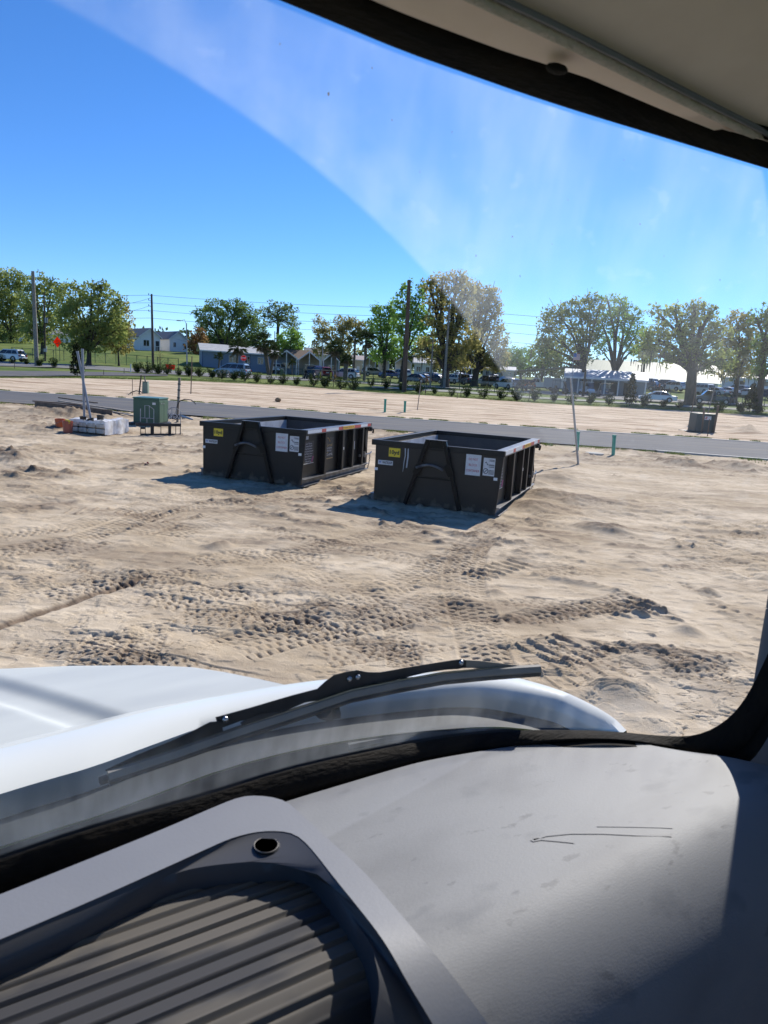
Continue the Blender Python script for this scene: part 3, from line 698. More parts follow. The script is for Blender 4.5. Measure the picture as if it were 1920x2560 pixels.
pot(229, 1057, .11, .14, 'low black pot in the middle of the pallet, around the leaning pipe', -.35)
pot(250, 1056, .11, .22, 'taller black pot at the right of the three on the pallet', .1)
def gpipe(foot, tip, label):
    a = AT(foot[0], foot[1], pc.y + .35); b = AT(tip[0], tip[1], pc.y + .35); t = thing('grey_pipe', label, 'pipe', a, 0, 'grey pipes standing in the pots')
    MB().tube([a, b], .036, 12).build('pipe', M['greypvc'], t, world=True, smooth=40); MB().tube([b - (b - a).normalized() * .001, b + (b - a).normalized() * .05], .042, 12).build('coupling', M['greypvc'], t, world=True, smooth=40)
gpipe((211, 1050), (206, 876), 'long grey pipe standing upright in the left black pot')
gpipe((228, 1052), (194, 882), 'long grey pipe leaning left across the upright one')
def bucket(px, py, r, h, label, c):
    t = thing('bucket', label, 'bucket', G(px, py), random.uniform(0, 3), 'orange buckets beside the pallet')
    m = mat('bucket_plastic', c, tuple(x * .8 for x in c), scale=6, rough=.45)
    MB().lathe([(r * .84, 0), (r * .98, h * .86), (r * 1.05, h * .86), (r * 1.05, h * .93), (r, h * .93), (r, h), (r * .93, h), (r * .8, .02)], n=22).build('shell', m, t, smooth=35)
    MB().tube([(r * 1.04 * math.cos(a), r * 1.04 * math.sin(a), h * .9 - .10 * math.sin(a) ** 2) for a in np.linspace(0, 3.14, 11)], .005, 5).build('handle', M['steel'], t)
    return t
bucket(151, 1077, .155, .38, 'bright orange bucket at the left end of the row by the pallet', (.62, .12, .03))
b2 = bucket(170, 1085, .155, .40, 'dull red orange bucket in front, touching the wrapped pallet', (.40, .10, .06))
MB().box(-.03, .03, -.16, .16, .33, .44).build('yellow_tool', M['yellow'], b2, bevel=.01)

# boards beside the road
def board(a, b, wd, th, label, m, dy=0.0, up=0.0):
    p = G(*a); q = G(*b); p.z += up + th / 2; q.z += up + th / 2; t = thing('board', label, 'board', (p + q) / 2, 0, 'old boards lying by the road')
    MB().beam(p, q, wd, th).build('plank', m, t, world=True, bevel=.006); return t
board((88, 1016), (280, 1040), .05, .24, 'long brown board standing on edge in front of the pile by the road', M['wood'])
board((150, 1009), (330, 1036), .20, .05, 'grey board lying flat behind the long brown board', M['greywood'], up=.10)
board((84, 1011), (205, 1021), .16, .05, 'dark board end sticking out at the left of the pile', M['wood'], up=.14)
board((150, 1006), (240, 1020), .2, .05, 'dark board propped highest on the pile', M['polewood'], up=.22)
board((250, 1026), (332, 1043), .14, .04, 'pale board at the right end of the pile, touching the green cabinet', M['greywood'], up=.05)

# green transformer cabinet
a = G(333, 1062); b = G(397, 1066); c = AT(431, 1052, a.y + 1.0); c = G(432, 1056)
ux = (b - a); wfr = ux.length; ang = math.atan2(ux.y, ux.x)
gc = thing('transformer_cabinet', 'large green steel transformer cabinet at the left roadside', 'cabinet', a, ang)
gh = .98; gd = 1.02
MB().box(0, wfr, .002, gd, .10, gh).build('body', M['green'], gc, bevel=.02)
MB().prism([(-.02, -.02, gh + .002), (wfr + .02, -.02, gh + .002), (wfr + .02, gd + .02, gh + .002), (-.02, gd + .02, gh + .002)], (0, 0, .05)).build('lid', mat('green_lid', (.06, .16, .13), rough=.4), gc, bevel=.015)
MB().box(wfr + .001, wfr + .02, .03, gd * .48, .14, gh - .06).build('door', M['green'], gc, bevel=.006); MB().box(wfr + .001, wfr + .02, gd * .5, gd - .03, .14, gh - .06).build('door', M['green'], gc, bevel=.006)
MB().box(-.16, wfr + .1, -.1, gd + .1, 0, .098).build('pad', M['black'], gc, bevel=.01)
MB().box(wfr - .24, wfr - .12, -.004, .001, gh - .2, gh - .12).build('label_plate', M['paper'], gc)
hz = MB(); [hz.ball((wfr + .03, y, gh - .16), .028, 1) for y in (.18, .42)]; hz.build('lock', M['steel'], gc)
# black sign frame with pale rails standing in front of it
f0 = G(351, 1090); f1 = G(452, 1091); fx = f1 - f0; fw = fx.length; fa = math.atan2(fx.y, fx.x); k = fw / 101.0
fr = thing('letter_sign', 'black metal frame with silver rails and a reversed letter sign, before the green cabinet', 'sign', f0, fa)
def fz(py, px=400): return (1090.5 - py) * k
def fxx(px): return (px - 351) * k
B = MB(); B.box(0, fw, -.03, .03, 0, fz(1084)).box(fxx(340), fw, -.03, .03, fz(1065), fz(1057.5))
for x0, x1 in ((376, 384), (420, 427)): B.box(fxx(x0), fxx(x1), -.028, .028, fz(1084), fz(1065))
for x in (351.8, 363, 401.5, 439, 450.5): B.box(fxx(x) - .008, fxx(x) + .008, -.015, .015, fz(1084), fz(1065))
B.box(fxx(351), fxx(362), -.02, .02, fz(1073), fz(1068)); B.build('frame', M['black'], fr)
Rl = MB(); rr = .011
Rl.tube([(fxx(362), 0, fz(1045)), (fxx(362), 0, fz(1014)), (fxx(371), 0, fz(1014)), (fxx(384), 0, fz(1023)), (fxx(384), 0, fz(1058))], rr, 6).tube([(fxx(352), 0, fz(1045)), (fxx(384), 0, fz(1046))], rr, 6).tube([(fxx(373), 0, fz(1014)), (fxx(373), 0, fz(1045))], rr, 6)
Rl.tube([(fxx(351), 0, fz(1055)), (fxx(351.5), 0, fz(1022))], rr * 1.3, 6).tube([(fxx(367), 0, fz(1057)), (fxx(367), 0, fz(1046))], rr, 6)
Rl.tube([(fxx(418), 0, fz(1034)), (fxx(418), 0, fz(1024)), (fxx(429), 0, fz(1017)), (fxx(439.5), 0, fz(1017)), (fxx(451), 0, fz(1026)), (fxx(451), 0, fz(1084))], rr, 6).tube([(fxx(429), 0, fz(1017)), (fxx(429), 0, fz(1034))], rr, 6).tube([(fxx(440), 0, fz(1017)), (fxx(440), 0, fz(1034))], rr, 6)
Rl.build('rail', M['steel'], fr)
sg = MB().box(fxx(419), fxx(450), -.012, .012, fz(1046.5), fz(1033)).build('sign_panel', M['black'], fr)
l = MB(); lettering(l, 'DG782', .22, (fxx(434.5), -.014, fz(1039.7)), (-1, 0, 0), (0, 0, 1), width=fxx(449) - fxx(420)); l.build('lettering', M['whiteink'], sg, recalc=False)
# the wooden post with black bands and its cable
po = put('cable_post', 'weathered wooden post with black bands and a hanging cable, right of the green cabinet', 'post', 443, 1058)
p0 = G(443, 1058); p1 = AT(449, 944, p0.y)
MB().beam(p0 - Vector((0, 0, .2)), p1, .085, .085).build('post', M['greywood'], po, world=True, bevel=.006)
bd = MB(); [bd.beam(p0.lerp(p1, t - .012), p0.lerp(p1, t + .012), .10, .10) for t in (.56, .73, .86)]; bd.build('band', M['black'], po, world=True)
cb = [AT(449, 1003, p0.y), AT(462, 998, p0.y - .1), AT(478, 1000, p0.y - .3), AT(486, 1006, p0.y - .4), AT(489, 1010, p0.y - .5)]
MB().tube(cb, .02, 6).tube([AT(449, 1003, p0.y - .06), AT(443, 1014, p0.y - .08), AT(440, 1030, p0.y - .1), G(439, 1050)], .018, 6).build('cable', M['black'], po, world=True, smooth=60)
cl = thing('cable_bundle', 'blue grey cable lying on the sand between the post and the farther dumpster', 'cable', G(475, 1047))
MB().tube([G(452, 1040, .03), G(462, 1044, .05), G(474, 1048, .04), G(482, 1051, .03)], .03, 6).tube([G(455, 1043, .03), G(468, 1049, .06), G(478, 1050, .03)], .025, 6).build('coil', mat('blue_grey_cable', (.16, .22, .28), rough=.5), cl, world=True, smooth=60)

# far lot: pedestal, stakes, rock, cabinet
pd = put('utility_pedestal', 'pale green utility pedestal between two leaning stakes in the far lot', 'pedestal', 362, 985)
e0 = G(362, 985); ew = 15 * e0.y / FPX; eh = 29 * e0.y / FPX
MB().prism([(-ew / 2, 0, 0), (ew / 2, 0, 0), (ew * .42, 0, eh), (-ew * .42, 0, eh)], (0, ew * .8, 0)).build('cover', mat('pale_green_plastic', (.20, .27, .20), rough=.6), pd, bevel=.03)
MB().box(-ew * .44, ew * .44, -.01, ew * .82, eh + .001, eh + .04).build('cap', M['green'], pd, bevel=.02)
stick('wooden_stake', 'dark banded stake leaning right against the pale green pedestal', 'stake', (347, 985), (353, 938), .05, M['polewood'])
stick('wooden_stake', 'pale stake leaning left across the pale green pedestal', 'stake', (370, 985), (361, 941), .05, M['greywood'])
stick('survey_stake', 'thin reddish survey stake left of the pale green pedestal', 'stake', (331, 990), (331, 947), .022, M['wood'])
cc = thing('black_conduit', 'black conduit arching out of the ground left of the pedestal', 'conduit', G(321, 987)); y0 = G(340, 987).y
MB().tube([G(321, 987), AT(328, 981, y0), AT(340, 977, y0), AT(352, 979, y0), G(360, 985)], .035, 6).build('conduit', M['black'], cc, world=True, smooth=60)
stick('sign_post', 'bare brown metal post standing in the far lot above the farther dumpster', 'post', (477, 985), (480, 891), .04, M['wood'])
stick('survey_stake', 'thin grey stake leaning right beside the teal pipe pair', 'stake', (1043, 1025), (1052, 957), .03, M['greywood'])
stick('survey_stake', 'tall brown stake left of the dark cabinet in the far lot', 'stake', (1723, 1064), (1740, 968), .04, M['wood'])
stick('survey_stake', 'grey stake leaning right behind the dark cabinet in the far lot', 'stake', (1766, 1045), (1787, 968), .05, M['greywood'], .8)
stick('survey_stake', 'small brown stake in front of the dark cabinet in the far lot', 'stake', (1769, 1089), (1774, 1048), .03, M['wood'], -.1)
stick('wooden_stake', 'thick brown stake leaning right at the right edge of the dark cabinet', 'stake', (1783, 1083), (1796, 1014), .07, M['wood'], -.2)
stick('wooden_stake', 'short tan stake standing on top edge of the dark cabinet', 'stake', (1754, 1083), (1761, 1020), .06, M['wood'], -.15)
rk = thing('rock', 'small tan rock alone on the far lot above the farther dumpster', 'rock', G(695, 1004)); MB().ball((0, 0, .13), .2, 2, (1.2, .9, .8), .12).build('stone', mat('tan_stone', (.30, .20, .11), (.2, .14, .08), scale=8, rough=.9), rk, smooth=50)
q0 = G(1733, 1080); q1 = G(1787, 1083); qx = q1 - q0; qw = qx.length; qa = math.atan2(qx.y, qx.x)
tc_ = thing('transformer_cabinet', 'dark transformer cabinet with a torn label among stakes in the right far lot', 'cabinet', q0, qa); qh = 45 * q0.y / FPX
M['darkcab'] = mat('dark_cabinet_paint', (.022, .045, .05), (.03, .05, .05), scale=3, rough=.4)
MB().prism([(.10, 0, .06), (qw, 0, .06), (qw, 0, qh), (.12, 0, qh)], (0, 1.0, 0)).build('body', M['darkcab'], tc_, bevel=.02)
MB().box(.09, qw + .02, -.03, 1.03, qh + .001, qh + .04).build('lid', M['green'], tc_, bevel=.01)
MB().box(-.45, qw + .05, -.1, 1.1, 0, .058).build('pad', M['black'], tc_)
MB().box(qw * .44, qw * .74, -.006, -.001, qh * .70, qh * .90).build('label_plate', M['paper'], tc_)
l = MB(); l.box(qw * .47, qw * .56, -.009, -.0065, qh * .82, qh * .87).box(qw * .46, qw * .55, -.009, -.0065, qh * .74, qh * .79); l.build('print', M['redink'], tc_)
tf_ = G(1900, 1120)

# ------------------------------------------------------------------ trees
L = {}
L['oak'] = leaf_mat('oak_leaves', (00.183, 00.225, 00.067), (00.366, 00.416, 00.125), (00.516, 00.532, 00.183))
L['bright'] = leaf_mat('bright_leaves', (00.142, 00.259, 00.050), (00.300, 00.466, 00.092), (00.449, 00.550, 00.142))
L['dark'] = leaf_mat('dark_leaves', (00.109, 00.175, 00.050), (00.216, 00.307, 00.083), (00.333, 00.433, 00.125))
L['olive'] = leaf_mat('olive_leaves', (00.250, 00.242, 00.083), (00.433, 00.383, 00.142), (00.550, 00.433, 00.200))
L['brown'] = leaf_mat('brown_leaves', (.20, .12, .055), (.30, .19, .08), (.20, .17, .07))
L['pine'] = leaf_mat('pine_needles', (00.125, 00.183, 00.067), (00.250, 00.316, 00.109))
L['far'] = leaf_mat('distant_leaves', (.04, .065, .022), (.075, .10, .035))
L['shrub'] = leaf_mat('shrub_leaves', (.028, .05, .014), (.06, .085, .024), transl=.3)
L['magnolia'] = leaf_mat('magnolia_leaves', (.02, .032, .012), (.05, .055, .02), (.14, .09, .04), scale=3, transl=.2)
L['moss'] = leaf_mat('hanging_moss', (.075, .075, .06), (.12, .115, .09), transl=.3)
L['palm'] = leaf_mat('palm_fronds', (.035, .06, .018), (.085, .11, .04), scale=1.5, transl=.3)
L['palmdry'] = leaf_mat('dry_fronds', (.14, .11, .06), (.22, .18, .11), scale=1.5, transl=.2)

def leaf_quads(cents, size, n_leaf, spread, out, droop=0.0):
    """leaf-sized quads scattered round clump centres (numpy)"""
    k = len(cents); C = np.repeat(cents, n_leaf, 0) + rng.normal(0, 1, (k * n_leaf, 3)) * spread * np.array([1, 1, .75])
    n = len(C); u = rng.normal(0, 1, (n, 3)); u /= np.linalg.norm(u, axis=1)[:, None]
    v = rng.normal(0, 1, (n, 3)); v -= (v * u).sum(1)[:, None] * u; v /= np.linalg.norm(v, axis=1)[:, None]
    s = size * rng.uniform(.55, 1.25, (n, 1)); v = v * .62
    out.append(np.stack([C - u * s, C + v * s * .9 - u * s * .1, C + u * s, C - v * s * .9 + u * s * .1], 1))
def leaves_obj(name, quads, m, parent):
    V = np.concatenate(quads).reshape(-1, 3); inv = np.array(mw(parent).inverted()) if parent is not None else np.eye(4)
    V = V @ inv[:3, :3].T + inv[:3, 3]
    me = bpy.data.meshes.new(name); raw_mesh(me, V, np.arange(len(V)).reshape(-1, 4)); return link_mesh(name, me, m, parent)
def tree(label, base_px, depth, blobs, lm, group=None, name='tree', r=.30, dens=1.0, leaf=.26, moss=None, limbs=True, base_py=None, fork=None):
    b = G(base_px, base_py) if base_py else GX(base_px, depth); y = b.y; sc_ = y / FPX
    root = thing(name, label, 'tree', b, 0, group); quads = []; tr = MB(); mq = []
    cen = []
    for (px, py, rx, ry) in blobs:
        rx, ry = rx * 1.13, ry * 1.13; rad = np.array([rx * sc_, (rx + ry) * .5 * sc_, ry * sc_]); dy = random.uniform(-.5, .5) * rad[1]
        c = np.array(AT(px, py, y + dy)); cen.append((c, rad))
        area = rad[0] * rad[2]; k = max(8, int(area * 15.5 * dens))
        d = rng.normal(0, 1, (k, 3)); d /= np.linalg.norm(d, axis=1)[:, None]; q = rng.uniform(.35, 1.0, (k, 1)) ** .55
        # irregular lobes: push the shell in and out
        lob = 1 + .22 * np.sin(3.1 * d[:, :1] * 2 + px) * np.cos(2.7 * d[:, 2:] * 2 + py)
        cc = c + d * q * rad * lob * .93
        leaf_quads(cc, leaf, 9, leaf * 1.15, quads)
        if moss and py > moss:
            for _ in range(int(area * 3.0)):
                m = c + rng.normal(0, .5, 3) * rad; m[2] = c[2] - rad[2] * rng.uniform(.4, 1.0); l = rng.uniform(.4, 1.7); w_ = rng.uniform(.04, .11); a = rng.uniform(0, 3.14); dx = np.array([math.cos(a) * w_, math.sin(a) * w_, 0])
                mq.append(np.stack([m - dx, m + dx, m + dx * .3 - [0, 0, l], m - dx * .3 - [0, 0, l]])[None])
    # trunk and limbs
    top = np.mean([c for c, _ in cen], 0); low = min(c[2] - q[2] * .3 for c, q in cen); ztop = max(c[2] for c, q in cen)
    bz = np.array(b); f = np.array([b.x, b.y, 0]) + 0; fh = fork if fork else max(1.2, (low - b.z) * .85)
    tilt = (top - bz) * np.array([1, 1, 0]) * .15
    tp = bz + tilt + np.array([0, 0, fh])
    tr.tube([bz - [0, 0, .3], bz + [0, 0, .05], bz + [0, 0, .5], bz + tilt * .5 + [0, 0, fh * .55], tp], [r * 1.5, r * 1.35, r * 1.02, r * .9, r * .82], 10)
    if limbs:
        for c, q in cen:
            mid = tp * .55 + c * .45 + np.array([0, 0, (c[2] - tp[2]) * .12]) + rng.normal(0, .25, 3)
            e = c + (c - tp) * .02
            rr = r * random.uniform(.30, .5); tr.tube([tp - [0, 0, .1], mid, c, e], [rr * 1.3, rr, rr * .55, rr * .2], 6)
            for _ in range(3):
                e2 = c + rng.normal(0, .6, 3) * q; tr.tube([mid * .4 + c * .6, e2], [rr * .4, rr * .12], 5)
    tr.build('trunk', M['bark'], root, world=True, smooth=60)
    leaves_obj('crown', quads, L[lm], root)
    if mq: leaves_obj('hanging_moss', mq, L['moss'], root)['kind'] = 'stuff'
    return root
GL, GM, GR = 'trees along the fence at the left', 'trees behind the blue house and the parking area', 'old oaks at the right'
tree('pale green tree cut by the left edge of the windshield view', 32, 150, [(10, 730, 50, 50), (32, 700, 36, 26), (-22, 760, 48, 60), (52, 775, 30, 45), (8, 810, 52, 42), (40, 845, 38, 18), (-40, 700, 40, 40)], 'oak', GL, r=.32)
tree('thin upright tree directly behind the tall leftmost utility pole', 107, 128, [(95, 712, 28, 26), (78, 760, 24, 42), (128, 728, 28, 30), (100, 800, 34, 45), (132, 785, 22, 36), (118, 845, 34, 16), (75, 830, 22, 20)], 'oak', GL, r=.34)
tree('broad tree with brownish drooping right side, behind the diamond road sign', 222, 108, [(178, 742, 36, 34), (228, 728, 30, 24), (252, 714, 20, 14), (280, 758, 32, 30), (205, 782, 48, 36), (262, 795, 34, 34), (290, 825, 30, 40), (225, 830, 44, 34), (170, 800, 28, 36), (185, 850, 36, 26), (238, 865, 30, 18)], 'oak', GL, r=.36)
tree('small rusty foliage tree under the right side of the broad tree by the first house', 297, 112, [(300, 800, 26, 40), (312, 845, 22, 28), (270, 848, 34, 22), (292, 868, 34, 14), (258, 838, 26, 22)], 'olive', GL, r=.14)
tree('rusty brown conical cypress beside the street light', 497, 150, [(497, 862, 27, 22), (498, 842, 19, 16), (500, 828, 10, 9), (485, 872, 18, 12)], 'brown', GL, r=.2, name='cypress_tree')
tree('large dark green spreading tree behind the blue house', 560, 165, [(508, 792, 24, 26), (543, 772, 30, 22), (590, 766, 30, 18), (612, 790, 30, 26), (530, 828, 42, 32), (575, 815, 36, 36), (622, 822, 30, 36), (645, 838, 22, 30), (570, 855, 60, 26), (630, 868, 36, 20), (515, 862, 26, 22)], 'dark', GM, r=.5, dens=1.0)
tree('open flat topped pine tree with bare forks above the palms', 692, 150, [(664, 778, 20, 12), (700, 766, 26, 12), (722, 785, 22, 18), (686, 792, 20, 11), (736, 812, 14, 16), (655, 792, 12, 9), (712, 808, 26, 12), (705, 780, 16, 10), (668, 808, 14, 8)], 'pine', GM, name='pine_tree', r=.34, dens=.7, fork=10)
tree('yellow green bushy tree right of the pine trunk', 725, 140, [(722, 848, 30, 24), (700, 868, 22, 20), (745, 858, 17, 22), (735, 835, 16, 14), (715, 878, 34, 12)], 'bright', GM, r=.2)
tree('brownish oak with ragged left edge behind the tall palms', 845, 150, [(800, 815, 18, 22), (806, 850, 22, 26), (838, 835, 26, 26), (862, 805, 28, 16), (880, 832, 30, 30), (850, 868, 36, 20), (905, 822, 20, 20), (800, 880, 20, 10)], 'olive', GM, r=.4, moss=850)
tree('bright green upright tree left of the tallest wooden pole', 960, 135, [(948, 775, 18, 14), (978, 766, 14, 18), (950, 805, 28, 24), (975, 800, 24, 26), (940, 840, 26, 26), (970, 850, 32, 30), (1000, 862, 26, 30), (950, 885, 30, 18)], 'bright', GM, r=.34)
tree('bright green tree with a spiky top just behind the tallest wooden pole', 1002, 118, [(1018, 722, 13, 18), (1010, 757, 18, 26), (1040, 765, 20, 30), (1054, 732, 12, 22), (1030, 812, 36, 34), (1062, 798, 22, 26), (1000, 810, 20, 30), (1072, 850, 24, 24), (1035, 862, 40, 18), (1100, 880, 22, 18)], 'bright', GM, r=.3)
tree('huge brown green oak with a thick forked trunk in the middle of the parking lawn', 1113, 104, [(1075, 712, 20, 18), (1105, 698, 24, 16), (1142, 698, 24, 18), (1165, 722, 20, 22), (1090, 752, 26, 26), (1130, 748, 32, 32), (1160, 772, 26, 32), (1085, 800, 20, 20), (1122, 806, 32, 32), (1150, 845, 34, 34), (1100, 852, 28, 26), (1138, 892, 32, 26), (1180, 850, 24, 30), (1095, 895, 30, 24), (1062, 870, 22, 30), (1155, 915, 26, 14)], 'olive', GM, r=.62, dens=.95, moss=840)
tree('huge brown green oak right of the thick forked one, half veiled by dust', 1186, 122, [(1178, 718, 26, 20), (1206, 748, 30, 28), (1226, 732, 18, 16), (1236, 772, 18, 30), (1192, 800, 36, 36), (1228, 822, 24, 34), (1248, 852, 18, 30), (1212, 872, 40, 24), (1172, 875, 26, 24), (1200, 770, 26, 26), (1255, 890, 18, 24), (1215, 908, 34, 16), (1165, 905, 22, 16), (1245, 915, 22, 14)], 'olive', GM, r=.6, dens=.95, moss=850)
tree('green rounded tree in the gap left of the open canopy', 1300, 190, [(1278, 885, 18, 20), (1310, 890, 26, 20), (1292, 910, 30, 14)], 'bright', GM, r=.3)
tree('grey green tree filling the gap above the open canopy', 1352, 175, [(1345, 885, 26, 22), (1372, 872, 24, 26), (1390, 895, 24, 18)], 'dark', GM, r=.3)
tree('tall dusty oak above the left end of the white roofed shed', 1462, 118, [(1478, 745, 20, 12), (1446, 755, 22, 16), (1500, 760, 14, 12), (1398, 785, 34, 24), (1362, 815, 20, 22), (1425, 800, 34, 32), (1476, 785, 24, 26), (1445, 848, 30, 30), (1385, 845, 32, 26), (1358, 862, 24, 20), (1480, 830, 22, 28), (1410, 888, 38, 20), (1375, 900, 24, 14), (1450, 890, 26, 18)], 'oak', GR, r=.42, moss=850, dens=.9)
tree('open multi stemmed tree above the middle of the white roofed shed', 1532, 122, [(1518, 748, 18, 10), (1552, 758, 22, 14), (1588, 790, 20, 18), (1545, 800, 34, 30), (1504, 800, 16, 26), (1592, 835, 20, 22), (1520, 840, 22, 22), (1560, 840, 24, 24), (1570, 770, 16, 12), (1500, 870, 18, 20), (1585, 870, 18, 20), (1545, 790, 30, 24)], 'bright', GR, r=.42, dens=.75, fork=3.2)
tree('small dark hanging tree between the shed roof and the widest oak', 1603, 128, [(1612, 855, 20, 22), (1598, 880, 18, 18), (1620, 890, 16, 14), (1618, 830, 16, 14)], 'oak', GR, r=.22, moss=870)
tree('widest oak with a massive forked trunk right of the white sedan', 1727, 94, [(1645, 782, 22, 16), (1682, 772, 22, 12), (1738, 766, 26, 12), (1776, 780, 16, 14), (1690, 812, 46, 34), (1752, 808, 44, 34), (1645, 850, 32, 30), (1700, 865, 44, 26), (1765, 862, 42, 30), (1622, 868, 18, 18), (1800, 830, 26, 30), (1662, 895, 30, 18), (1735, 898, 40, 14), (1618, 885, 26, 24), (1780, 905, 36, 28), (1815, 900, 24, 30)], 'oak', GR, r=.72, moss=855, dens=.9)
tree('round oak with yellowish leaves at the far right of the lawn', 1838, 112, [(1840, 795, 30, 16), (1870, 812, 26, 22), (1850, 845, 34, 32), (1815, 860, 24, 28), (1880, 860, 22, 36), (1845, 895, 36, 26), (1868, 920, 26, 26), (1820, 925, 24, 22)], 'olive', GR, r=.36, moss=850)
tree('dark oak cut off by the right windshield edge', 1897, 92, [(1890, 795, 22, 16), (1925, 790, 24, 24), (1930, 840, 30, 36), (1905, 865, 22, 30), (1935, 895, 34, 36), (1900, 920, 20, 24)], 'dark', GR, r=.5, moss=850)
# a far-off wood closing the gaps
fq = []
for k in range(230):
    a = -.75 + 1.5 * (k + random.random()) / 230; y = random.uniform(240, 300); x = a * y; h = random.uniform(4, 9) * (1.15 if a > 0 else .9)
    c = np.array([x, y, float(T(x, y)) + h * .45]); d = rng.normal(0, 1, (26, 3)); d /= np.linalg.norm(d, axis=1)[:, None]
    leaf_quads(c + d * np.array([5, 4, h * .5]) * rng.uniform(.5, 1, (26, 1)), .8, 5, .9, fq)
tag(leaves_obj('distant_woods', fq, L['far'], None), 'hazy line of distant trees behind the houses', 'woods', kind='stuff')

# conical saplings
def sapling(px, py, top, wpx, label, m='magnolia'):
    b = G(px, py); s = b.y / FPX; h = (py - top) * s; r = wpx * s; t = thing('magnolia_sapling', label, 'tree', b, 0, 'young conical magnolias')
    MB().tube([(0, 0, -.1), (0, 0, h * .9)], [.05, .02], 6).build('trunk', M['bark'], t)
    q = []; k = 260; zz = rng.uniform(.10, 1, k); ang = rng.uniform(0, 6.28, k); rad = r * np.sqrt(rng.uniform(.1, 1, k)) * np.clip(1.1 * (1 - zz) ** .75 + .12, 0, 1) * np.clip(zz * 6, .3, 1)
    leaf_quads(np.stack([b.x + rad * np.cos(ang), b.y + rad * np.sin(ang), b.z + zz * h], 1), .13, 5, .09, q); leaves_obj('crown', q, L[m], t)
sapling(193, 941, 862, 17, 'narrow dark magnolia sapling behind the two grey pipes at the left')
sapling(1574, 1015, 938, 15, 'narrow magnolia sapling just left of the white sedan')
sapling(1874, 1029, 962, 17, 'narrow magnolia sapling near the right edge of the far lot')
def bare_tree(px, py, top, label):
    b = G(px, py); s = b.y / FPX; h = (py - top) * s; t = thing('young_tree', label, 'tree', b, 0, 'young staked trees on the grass'); m = MB().tube([(0, 0, -.1), (.03, 0, h * .5), (0, 0, h)], [.05, .035, .012], 6)
    for i in range(9): a = i * 2.4; z = h * (.35 + .06 * i); l = h * .28 * (1 - i * .06); m.tube([(0, 0, z), (l * math.cos(a), l * math.sin(a), z + l * .9)], [.02, .006], 4)
    for i in range(3): a = i * 2.09; m.tube([(0, 0, h * .45), (.75 * math.cos(a), .75 * math.sin(a), 0)], .012, 4)
    m.build('trunk', M['bark'], t)
    q = []; leaf_quads(np.array(b) + np.array([0, 0, h * .7]) + rng.normal(0, 1, (40, 3)) * [h * .14, h * .14, h * .16], .06, 3, .1, q); leaves_obj('crown', q, L['brown'], t)
bare_tree(1064, 983, 930, 'thin bare staked tree right of the tallest pole')
bare_tree(400, 925, 880, 'thin bare staked tree left of the red work sign')
bare_tree(1322, 1002, 950, 'thin bare staked tree in front of the dark suv')
bare_tree(833, 968, 935, 'thin bare staked tree in the shrub row near the white suv')

# the row of shrubs
def make_shrub(k, rmax):
    t = thing('shrub', 'x', 'shrub', (0, 0, 0)); m = MB(); q = []
    for i in range(k):
        a = random.uniform(0, 6.28); r = random.uniform(.10, rmax); h = random.uniform(.45, 1.0); p = (r * math.cos(a), r * math.sin(a), h); m.tube([(0, 0, -.05), (p[0] * .45, p[1] * .45, h * .5), p], [.016, .012, .005], 4)
        for z in np.linspace(.25, 1, 8): leaf_quads(np.array([[p[0] * z ** .6, p[1] * z ** .6, h * z]]), .055, 6, .07, q)
    m.build('stems', M['bark'], t); leaves_obj('foliage', q, L['shrub'], t); return t
S0 = [make_shrub(18, .55), make_shrub(13, .62), make_shrub(22, .48)]
SHR = [(3, 905), (30, 909), (66, 911), (99, 916), (136, 919), (343, 932), (366, 933), (395, 935), (418, 936), (447, 939), (472, 940), (498, 942), (531, 945), (555, 947), (585, 950), (613, 952), (642, 956), (676, 959), (707, 960), (741, 963), (784, 965), (811, 968), (851, 972), (884, 975), (927, 966), (965, 972), (1005, 978), (1045, 982), (1086, 985), (1129, 990), (1167, 992), (1210, 995), (1252, 998), (1292, 1002), (1336, 1002), (1385, 1004), (1429, 1008), (1475, 1010), (1522, 1012), (1610, 1016), (1658, 1018), (1699, 1021), (1748, 1023), (1796, 1029), (1850, 1031), (1893, 1034)]
for i, (px, py) in enumerate(SHR):
    o = S0[i] if i < 3 else dup(S0[int(i * 1.7) % 3])
    g = G(px, py); o.location = g; o.rotation_euler = (0, 0, i * 2.4); s = g.y / FPX * (24 if px > 150 else 19) / .95 * random.uniform(.72, 1.22); o.scale = (s * random.uniform(.9, 1.2), s * random.uniform(.9, 1.2), s)
    o['label'] = 'low dark green shrub in the row planted along the grass edge' if px > 150 else 'small green shrub in the row beside the left side street'
    o['group'] = 'shrubs planted along the grass edge' if px > 150 else 'shrubs beside the side street'

